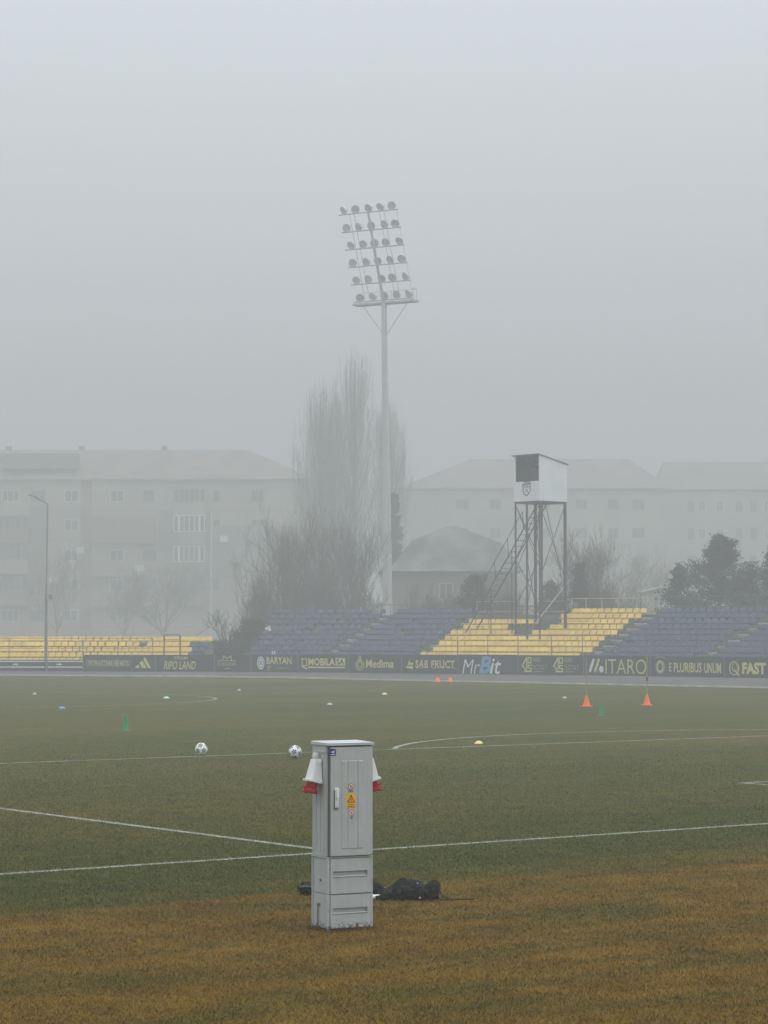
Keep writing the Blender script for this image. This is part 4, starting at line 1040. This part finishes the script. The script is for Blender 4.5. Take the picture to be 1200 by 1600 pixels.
# left block
YB = 345
t, x, z, s = gable_block('apartment_block', -170, 486, YB, 12, 748, None, 'long pale apartment block with red tiled roof behind the low yellow stand', None, 'wallA', 'roof', None, None)
def hip(t, x0, x1, r0, r1, ze, zr, dep, m, over=.5, z2=None):
    z2 = zr if z2 is None else z2
    v = [(x0 - over, -over, ze), (x1 + over, -over, ze), (x1 + over, dep + over, ze), (x0 - over, dep + over, ze), (r0, dep / 2, zr), (r1, dep / 2, z2)]
    b = [(q[0], q[1], q[2] - .25) for q in v[:4]]
    mm = MB(); mm.add(v + b, [(0, 1, 5, 4), (1, 2, 5), (2, 3, 4, 5), (3, 0, 4), (0, 6, 7, 1), (1, 7, 8, 2), (2, 8, 9, 3), (3, 9, 6, 0), (6, 9, 8, 7)])
    return mm.build('roof', M[m], t)
hip(t, x(-168), x(484), x(-60), x(385), z(748), z(698), 12, 'roof')
MB().box((x(60), 1.3, z(720) ), (11.0, 2.6, 2.2)).build('attic_wall', M['roof2'], t)
hip_r = MB(); 
for px in (118, 2, 250):
    MB().box((x(px), 6.2, z(694) - .4), (.9, .7, 1.2)).build('chimney', M['wallB'], t)
rows_y = (775, 821, 868, 914, 962)
for yy in rows_y:
    for (a, b, mu) in ((2, 29, 2), (48, 70, 1), (100, 122, 1), (172, 193, 1), (223, 245, 1), (333, 343, 0), (392, 412, 1)):
        if yy == 821 and a in (172, 223): continue
        if yy == 775 and a == 223: b = 240
        window(t, x(a), x(b), z(yy + 9), z(yy - 9), 0, mull=mu, frame='wallB' if (a in (48, 223, 333, 392)) else 'winframe')
# balconies
def balcony(px0, px1, y0, y1, m, d=1.3, glaz=None, bright=True):
    bt = MB(); bt.box(((x(px0) + x(px1)) / 2, -d / 2 - .002, (z(y0) + z(y1)) / 2), (x(px1) - x(px0), d, z(y0) - z(y1))); bo = bt.build('balcony', M[m], t)
    if glaz:
        g0, g1 = glaz; fm = MB()
        MB().box(((x(px0) + x(px1)) / 2, -d / 2 - .004, (z(g0) + z(g1)) / 2), (x(px1) - x(px0) - .1, d - .1, z(g0) - z(g1))).build('pane', M['winglass'], bo)
        fm.box(((x(px0) + x(px1)) / 2, -d + .0, z(g0)), (x(px1) - x(px0), .1, .12)); fm.box(((x(px0) + x(px1)) / 2, -d + .0, z(g1) + .07), (x(px1) - x(px0), .1, .12))
        n = 6
        for i in range(n + 1): fm.box((x(px0) + .06 + (x(px1) - x(px0) - .12) * i / n, -d - .0, (z(g0) + z(g1)) / 2), (.12 if i not in (1, 5) else .3, .09, z(g0) - z(g1) - .16))
        fm.build('glazing_frame', M['winframe'] if bright else M['wallB'], bo)
balcony(272, 321, 785, 805, 'wallA', glaz=(766, 784.6), bright=False)
balcony(272, 321, 832, 852, 'wallB', glaz=(806, 831.6)); balcony(272, 321, 879, 899, 'wallB', glaz=(854, 878.6))
balcony(272, 321, 926, 946, 'wallB', glaz=(901, 925.6), bright=False); balcony(-10, 45, 828, 850, 'wallbr', glaz=(808, 827.6), bright=False); balcony(145, 242, 806, 850, 'wallbr', 1.1)
balcony(145, 242, 893, 901, 'wallA', 1.1); balcony(-10, 45, 875, 897, 'wallA', glaz=(855, 874.6), bright=False); balcony(-10, 45, 924, 946, 'wallbr', glaz=(903, 923.6), bright=False)
balcony(-10, 45, 785, 805, 'wallA', .4); balcony(145, 242, 940, 949, 'wallA', 1.1)
for (a_, b_, y0_, y1_, m_) in ((246, 330, 800, 862, 'wallB'), (334, 470, 822, 905, 'wallB'), (46, 72, 790, 930, 'wallB'), (126, 143, 752, 985, 'wallbr')):
    MB().box(((x(a_) + x(b_)) / 2, -.03, (z(y0_) + z(y1_)) / 2), (x(b_) - x(a_), .055, z(y0_) - z(y1_))).build('insulation_panel', M[m_], t)
for y_ in (798, 844, 891, 938): MB().box((x(160), -.04, z(y_)), (x(486) - x(-160), .05, .12)).build('floor_band', M['wallB'], t)
for a_, y_ in ((218, 888), (126, 860), (84, 906), (350, 842), (206, 932)): MB().box((x(a_), -.35, z(y_)), (1.1, .5, .9)).build('air_conditioner', M['winframe'], t)
# annex pipe and signs
MB().tube([(x(330), -.12, 0), (x(330), -.12, z(800))], .09, 6).build('drain_pipe', M['winframe'], t)

t, x, z, s = gable_block('apartment_block', 628, 1046, 375, 14, 766, None, 'pale apartment block with hipped red roof behind the tower', None, 'wallA', 'roof', None, None)
hip(t, x(629), x(1044), x(738), x(990), z(762), z(712), 14, 'roof')
for yy in (788, 833, 878, 923):
    for (a, b) in ((712, 733), (765, 783), (950, 967), (988, 1008), (845, 860), (900, 918)): window(t, x(a), x(b), z(yy + 8), z(yy - 8), 0, frame='wallB')
t, x, z, s = gable_block('apartment_block', 1030, 1420, 395, 14, 768, None, 'far pale apartment block fading into fog at the right edge', None, 'wallA', 'roof2', None, None)
hip(t, x(1032), x(1418), x(1045), x(1300), z(764), z(717), 14, 'roof2')
for yy in (790, 833, 876, 920):
    for a in (1075, 1092, 1120, 1150, 1172, 1195, 1230, 1260): window(t, x(a), x(a + 11), z(yy + 10), z(yy - 8), 0, frame='winframe' if a in (1092, 1120, 1195) else 'wallB')

# house with a low hipped roof
YHs = 205; s = F / YHs
ht = empty('house', P(708, 984, YHs).xy.to_3d(), 'brownish house with patched hipped roof between mast and tower', 'house'); ox = ht.location.x
def x(px): return (px - 600) / s - ox
def z(py): return H + (YH - py) / s
MB().box((0, 4, z(893) / 2), (x(812) - x(612), 8, z(893))).build('wall', M['house'], ht)
hp = MB(); hv = [(x(606), -.6, z(893)), (x(818), -.6, z(893)), (x(818), 8.6, z(893)), (x(606), 8.6, z(893))]; tv = [(x(645), 2.2, z(842)), (x(786), 2.2, z(847)), (x(786), 5.8, z(847)), (x(645), 5.8, z(842))]; pk = [(x(700), 3.6, z(820)), (x(716), 3.6, z(820)), (x(716), 4.4, z(820)), (x(700), 4.4, z(820))]
hp.hull(hv, tv); hp.hull(tv, pk); hp.build('roof', M['houseroof'], ht)
for (a, b) in ((686, 708), (640, 655), (745, 765)): window(ht, x(a), x(b), z(938), z(911), 0, mull=1, frame='wallA' if a == 686 else 'house')
# white tent roof beyond the corner of the stand
tp = P(1018, 940, 150); s = F / 150
t = empty('canopy_tent', (tp.x, 150, 0), 'white sloping tent roof seen between yellow and blue seats', 'tent')
zz = lambda y: H + (YH - y) / s
MB().hull([(-.7, -1, zz(928)), (.62, -1, zz(920)), (.62, 1.5, zz(920)), (-.7, 1.5, zz(928))], [(-.7, -1, zz(925)), (.62, -1, zz(916)), (.62, 1.5, zz(916)), (-.7, 1.5, zz(925))]).build('canopy', M['tarp'], t)
for xx in (-.65, .58): MB().tube([(xx, 0, 0), (xx, 0, zz(926) if xx < 0 else zz(919))], .04, 6).build('post', M['rail'], t)
MB().hull([(-.66, -.9, zz(936)), (.58, -.9, zz(934)), (.58, -.86, zz(934)), (-.66, -.86, zz(936))], [(-.66, -.9, zz(928.5)), (.58, -.9, zz(920.5)), (.58, -.86, zz(920.5)), (-.66, -.86, zz(928.5))]).build('side_sheet', M['tarp'], t)

# ------------------------------------------------------------------ trees
def branchy(base, h, spread, levels, seed, upness=.35, n0=7, nsub=5, r0=.14, trunk_h=.3, thin=.012, curve=.25, lean=(0, 0)):
    """bare tree: returns (trunk MB, twig MB)"""
    r = random.Random(seed); tr = MB(); tw_ = MB()
    def grow(p, d, L, rad, lev):
        k = 3; pts = [p.copy()]; q = p.copy(); dd = d.copy()
        for i in range(k):
            dd = (dd + Vector((r.gauss(0, curve), r.gauss(0, curve), upness * .5 + r.gauss(0, curve * .6)))).normalized()
            q = q + dd * L / k; pts.append(q.copy())
        (tr if lev <= 1 else tw_).tube(pts, rad, 5 if lev <= 1 else 3, r2=rad * .45, cap=False)
        if lev >= levels: return
        for j in range(nsub):
            f = r.uniform(.25, 1.0); i = min(int(f * k), k - 1); pp = pts[i].lerp(pts[i + 1], f * k - i)
            ax = (pts[i + 1] - pts[i]).normalized(); side = Vector((r.gauss(0, 1), r.gauss(0, 1), r.gauss(0, .5))).normalized()
            nd = (ax * .75 + side * .75 + Vector((0, 0, upness * .6))).normalized()
            grow(pp, nd, L * r.uniform(.45, .7), max(thin, rad * .45), lev + 1)
    tp_ = Vector((lean[0], lean[1], h * trunk_h)); tr.tube([(0, 0, 0), tp_ * .5 + Vector((r.gauss(0, .05), 0, 0)), tp_], [r0, r0 * .8, r0 * .7], 8)
    for j in range(n0):
        a = 2 * math.pi * j / n0 + r.uniform(-.3, .3); e = r.uniform(.35, 1.2)
        d = Vector((math.cos(a) * spread / h * 1.5 * e, math.sin(a) * spread / h * 1.5 * e, 1)).normalized()
        grow(tp_ * r.uniform(.8, 1), d, h * (1 - trunk_h) * r.uniform(.5, .75), r0 * .5, 1)
    return tr, tw_
def bare_tree(px, Y, ytop, wpx, label, seed, name='bare_tree', group=None, levels=4, **k):
    s = F / Y; o = Vector(((px - 600) / s, Y, 0)); h = H + (YH - ytop) / s
    t = empty(name, o, label, 'tree', group); a, b = branchy(o, h, wpx / s / 2, levels, seed, **k)
    # fit the crown to its height and width
    zs = [v[2] for v in b.v]; xs = sorted(abs(v[0]) for v in b.v); fz = h / max(zs); fx = (wpx / s / 2) / xs[int(len(xs) * .97)]
    a.v = [(v[0] * fx, v[1] * fx, v[2] * fz) for v in a.v]; b.v = [(v[0] * fx, v[1] * fx, v[2] * fz) for v in b.v]
    a.build('trunk', M['bark'], t); b.build('crown', M['twig'], t); return t
GT = 'bare trees behind the stands'
bare_tree(430, 160, 755, 120, 'bare tree with spreading crown left of the tall poplar', 11, group=GT, n0=9, nsub=6, r0=.2, lean=(1.0, 0), trunk_h=.22)
bare_tree(490, 168, 760, 120, 'dense bare tree directly below the tall poplar', 12, group=GT, n0=9, nsub=6, r0=.18, trunk_h=.15)
bare_tree(545, 165, 770, 100, 'dense bare tree between poplar and floodlight mast', 13, group=GT, n0=9, nsub=6, r0=.16, trunk_h=.12)
bare_tree(395, 150, 850, 70, 'small bare tree at the left end of the blue seats', 14, group=GT, n0=8, nsub=5, r0=.1, trunk_h=.15)
bare_tree(355, 140, 945, 60, 'little forked bare tree in the gap between the two stands', 15, group=GT, n0=6, nsub=4, r0=.06, levels=3, trunk_h=.25)
bare_tree(90, 285, 835, 90, 'faint bare tree beside the street lamp before the apartment block', 16, group=GT, n0=8, nsub=5, r0=.14, trunk_h=.2, upness=.6)
bare_tree(255, 290, 868, 130, 'broad faint bare tree before the glazed balconies', 17, group=GT, n0=9, nsub=5, r0=.14, trunk_h=.2)
bare_tree(195, 285, 880, 70, 'faint slim bare tree in the middle of the apartment block', 18, group=GT, n0=8, nsub=5, r0=.12, trunk_h=.2)
bare_tree(918, 150, 812, 90, 'bare tree right of the lookout tower', 19, group=GT, n0=9, nsub=6, r0=.14, trunk_h=.15, upness=.5)
bare_tree(1000, 230, 835, 120, 'faint wide bare tree between the tower and the dark pines', 20, group=GT, n0=9, nsub=5, r0=.14, trunk_h=.2)
bare_tree(770, 185, 860, 80, 'bare tree behind the tower stair', 21, group=GT, n0=8, nsub=5, r0=.1, trunk_h=.2)

def poplar(px, Y, ytop, wpx, label, seed, nb=120, shape=1.0):
    s = F / Y; o = Vector(((px - 600) / s, Y, 0)); h = H + (YH - ytop) / s; w = wpx / s / 2 * 1.4
    t = empty('poplar', o, label, 'tree', 'tall bare poplars'); r = random.Random(seed); tr = MB(); tw_ = MB()
    tr.tube([(0, 0, 0), (0, 0, h * .5), (.1, 0, h * .93)], [.4, .24, .04], 8)
    for i in range(nb):
        f = r.uniform(.10, .72); z0 = h * f; a = r.uniform(0, 6.283); R = w * (.55 + .45 * math.sin(min(1, f * 1.6) * math.pi)) * r.uniform(.25, 1.0)
        L = min(h * r.uniform(.22, .42), max(h * .08, h * (1 - .26 * (R / w) ** 2 - f)) * r.uniform(.8, 1.02))
        ex, ey = math.cos(a) * R, math.sin(a) * R
        pts = [Vector((0, 0, z0)), Vector((ex * .55, ey * .55, z0 + L * .3)), Vector((ex * .9, ey * .9, z0 + L * .62)), Vector((ex * r.uniform(.8, 1.05), ey, z0 + L))]
        tw_.tube(pts, .04, 3, r2=.01, cap=False)
        for k in range(26):
            g_ = r.uniform(.2, 2.9); i0 = int(g_); pp = pts[i0].lerp(pts[i0 + 1], g_ - i0)
            l2 = r.uniform(.8, 3.0); dx, dy = r.gauss(0, .3), r.gauss(0, .3)
            q = [pp, pp + Vector((dx * l2 * .8, dy * l2 * .8, l2 * .5)), pp + Vector((dx * l2, dy * l2, l2))]
            if q[2].z > h * (1.01 - .24 * min(1, math.hypot(q[2].x, q[2].y) / w) ** 2): continue
            tw_.tube(q, .011, 3, r2=.004, cap=False)
    tr.build('trunk', M['bark'], t); tw_.build('crown', M['poptwig'], t)
poplar(553, 285, 530, 84, 'tallest bare poplar, its top fading into fog left of the mast', 31, 150)
poplar(500, 280, 584, 92, 'broad bare poplar left of the tallest one', 32, 140)
poplar(606, 285, 604, 60, 'slim bare poplar standing behind the floodlight mast', 33, 120)
poplar(518, 290, 600, 80, 'poplar filling the space between the broad one and the tallest one', 34, 130)

def clump_tree(px, Y, ytop, wpx, label, seed, name, cat='tree', m='needle', shape='pine', n=9000, leaf=.16, group=None, base_y=None, trunk=True):
    s = F / Y; o = Vector(((px - 600) / s, Y, 0)); h = H + (YH - ytop) / s; w = wpx / s / 2
    t = empty(name, o, label, cat, group); r = random.Random(seed); tr = MB(); cr = MB()
    if trunk: tr.tube([(0, 0, 0), (r.gauss(0, .08), 0, h * .5), (r.gauss(0, .1), 0, h * .93)], [.16, .11, .03], 8)
    tips = []
    nb = 90 if shape == 'pine' else 110
    for i in range(nb):
        f = r.uniform(.12, .98); a = r.uniform(0, 6.283)
        if shape == 'pine': R = w * (1.12 * (1 - f ** 1.7) ** .75) * r.uniform(.45, 1.12)
        elif shape == 'fir': R = w * (1.05 * (1 - f)) * r.uniform(.5, 1.15) + .1
        else: R = w * math.sqrt(max(0.02, 1 - (2 * f - 1) ** 2 * .9)) * r.uniform(.4, 1.1)
        up = (.30 if shape == 'pine' else .05) * R
        p0 = Vector((0, 0, h * f * .92)); p1 = Vector((math.cos(a) * R, math.sin(a) * R, h * f * .92 + up + r.uniform(0, .35 if shape == 'pine' else .1)))
        tr.tube([p0, p0.lerp(p1, .5) - Vector((0, 0, .1)), p1], .035, 4, r2=.012, cap=False); tips.append((p0, p1))
    per = n // nb
    for p0, p1 in tips:
        L = (p1 - p0).length
        for j in range(per):
            g_ = r.uniform(.25, 1.05) ** .7; c = p0.lerp(p1, min(g_, 1.03)) ; sp = .10 + .13 * L * (1 - g_ * .5)
            c = c + Vector((r.gauss(0, sp), r.gauss(0, sp), r.gauss(0, sp * .7)))
            if c.z > h * 1.02: continue
            d = Vector((r.gauss(0, 1), r.gauss(0, 1), abs(r.gauss(.6, .8)))).normalized() * leaf * r.uniform(.6, 1.4); e = d.cross(Vector((r.gauss(0, 1), r.gauss(0, 1), r.gauss(0, 1)))).normalized() * leaf * .28
            cr.add([c - e, c + e, c + d], [(0, 1, 2)])
    if tr.v: tr.build('trunk', M['bark'], t)
    cr.build('crown', M[m], t)
    return t
clump_tree(1125, 140, 826, 165, 'dark spreading pine rising behind the blue seats at the right', 41, 'pine_tree', n=26000, group='dark pines at the right', leaf=.17)
clump_tree(1060, 138, 878, 80, 'lower ragged pine branching out over the right stand', 42, 'pine_tree', n=9000, group='dark pines at the right', leaf=.15)
clump_tree(1212, 142, 838, 95, 'dark pine cut by the right edge of the photo', 43, 'pine_tree', n=15000, group='dark pines at the right', leaf=.17)
clump_tree(1170, 146, 885, 90, 'dark bushy pine filling the dip between two taller pines', 44, 'pine_tree', n=12000, group='dark pines at the right', leaf=.17)
clump_tree(742, 149, 888, 62, 'low dark fir behind the seats before the house', 45, 'fir_tree', m='needle2', shape='round', n=9000)
clump_tree(905, 146, 868, 56, 'low dark fir just right of the tower legs', 46, 'fir_tree', m='needle2', shape='fir', n=9000)
clump_tree(862, 150, 895, 60, 'low dark bush between the tower legs', 50, 'fir_tree', m='needle2', shape='round', n=7000)
clump_tree(615, 225, 745, 60, 'slim dark conifer half hidden by the floodlight mast', 47, 'conifer_tree', m='needle2', shape='fir', n=16000, leaf=.28)
GB2 = 'bare bushes behind the seats'
for i_, (px_, Y_b, yt_, w_, lab_) in enumerate(((415, 152, 895, 70, 'bare bush low behind the left end of the blue seats'), (462, 160, 880, 70, 'thick bare bush below the broad poplar'),
        (512, 162, 872, 70, 'thick bare bush below the tallest poplar'), (560, 160, 885, 66, 'bare bush just left of the mast foot'), (655, 150, 900, 50, 'arching bare bush right of the mast foot'),
        (700, 156, 912, 60, 'low bare bush under the white framed house window'), (790, 152, 900, 60, 'bare bush at the foot of the tower stair'), (940, 150, 880, 70, 'bare bush behind the yellow guard rail'), (985, 156, 905, 60, 'bare bush left of the white tent roof'))):
    bare_tree(px_, Y_b, yt_, w_, lab_, 70 + i_, name='bare_bush', group=GB2, n0=12, nsub=6, r0=.07, trunk_h=.06, thin=.014, upness=.4)
GS = 'shrubs in the gap between the stands'
clump_tree(340, 136.2, 1000, 50, 'dark shrub beside the right end of the low stand', 48, 'shrub', 'shrub', 'shrub', 'round', n=6000, leaf=.09, trunk=False, group=GS)
clump_tree(378, 138, 985, 56, 'dark shrub at the left end of the blue seats', 49, 'shrub', 'shrub', 'shrub', 'round', n=7000, leaf=.1, trunk=False, group=GS)
clump_tree(395, 142, 965, 60, 'taller dark shrub behind the left end of the blue seats', 52, 'shrub', 'shrub', 'shrub', 'round', n=8000, leaf=.12, trunk=False, group=GS)
# little signs at the left end of the blue seats
p = P(419, 983, 133); t = empty('small_sign', (p.x, 133, 0), 'small tilted white sign above the left end of blue seats', 'sign')
MB().tube([(0, 0, 0), (0, 0, p.z - .15)], .02, 6).build('post', M['rail'], t); m = MB(); m.box((0, 0, 0), (.3, .03, .27)); pn = m.build('panel', M['white'], t, loc=(0, -.02, p.z)); pn.rotation_euler.y = -.35
p, aa = pathR.at(pathR.s_of_px(427, D0), D0 + .05, Z0 + .001); t = empty('white_crate', p, 'pair of small white posts standing on the lowest step of the blue seats', 'posts')
for xx in (-.06, .06): MB().box((xx, 0, .2), (.07, .07, .4)).build('post', M['white'], t)
t['label'] = 'pair of small white stub posts on the lowest blue row'; t.name = 'stub_posts'

# ------------------------------------------------------------------ the fog
hz = MB(); hz.box((0, 60, 19.5), (1400, 1400, 41)); 
mh = bpy.data.materials.new('fog'); mh.use_nodes = True; n_, l_ = mh.node_tree.nodes, mh.node_tree.links
n_.remove(n_['Principled BSDF']); pv = n_.new('ShaderNodeVolumePrincipled')
pv.inputs['Color'].default_value = (.675, .688, .69, 1); pv.inputs['Density'].default_value = .0044; pv.inputs['Anisotropy'].default_value = .0
l_.new(pv.outputs[0], n_['Material Output'].inputs['Volume'])
hb = hz.build('haze', mh); hb.display_type = 'WIRE'; tag(hb, 'even pale grey fog over the whole ground', 'fog', kind='stuff')
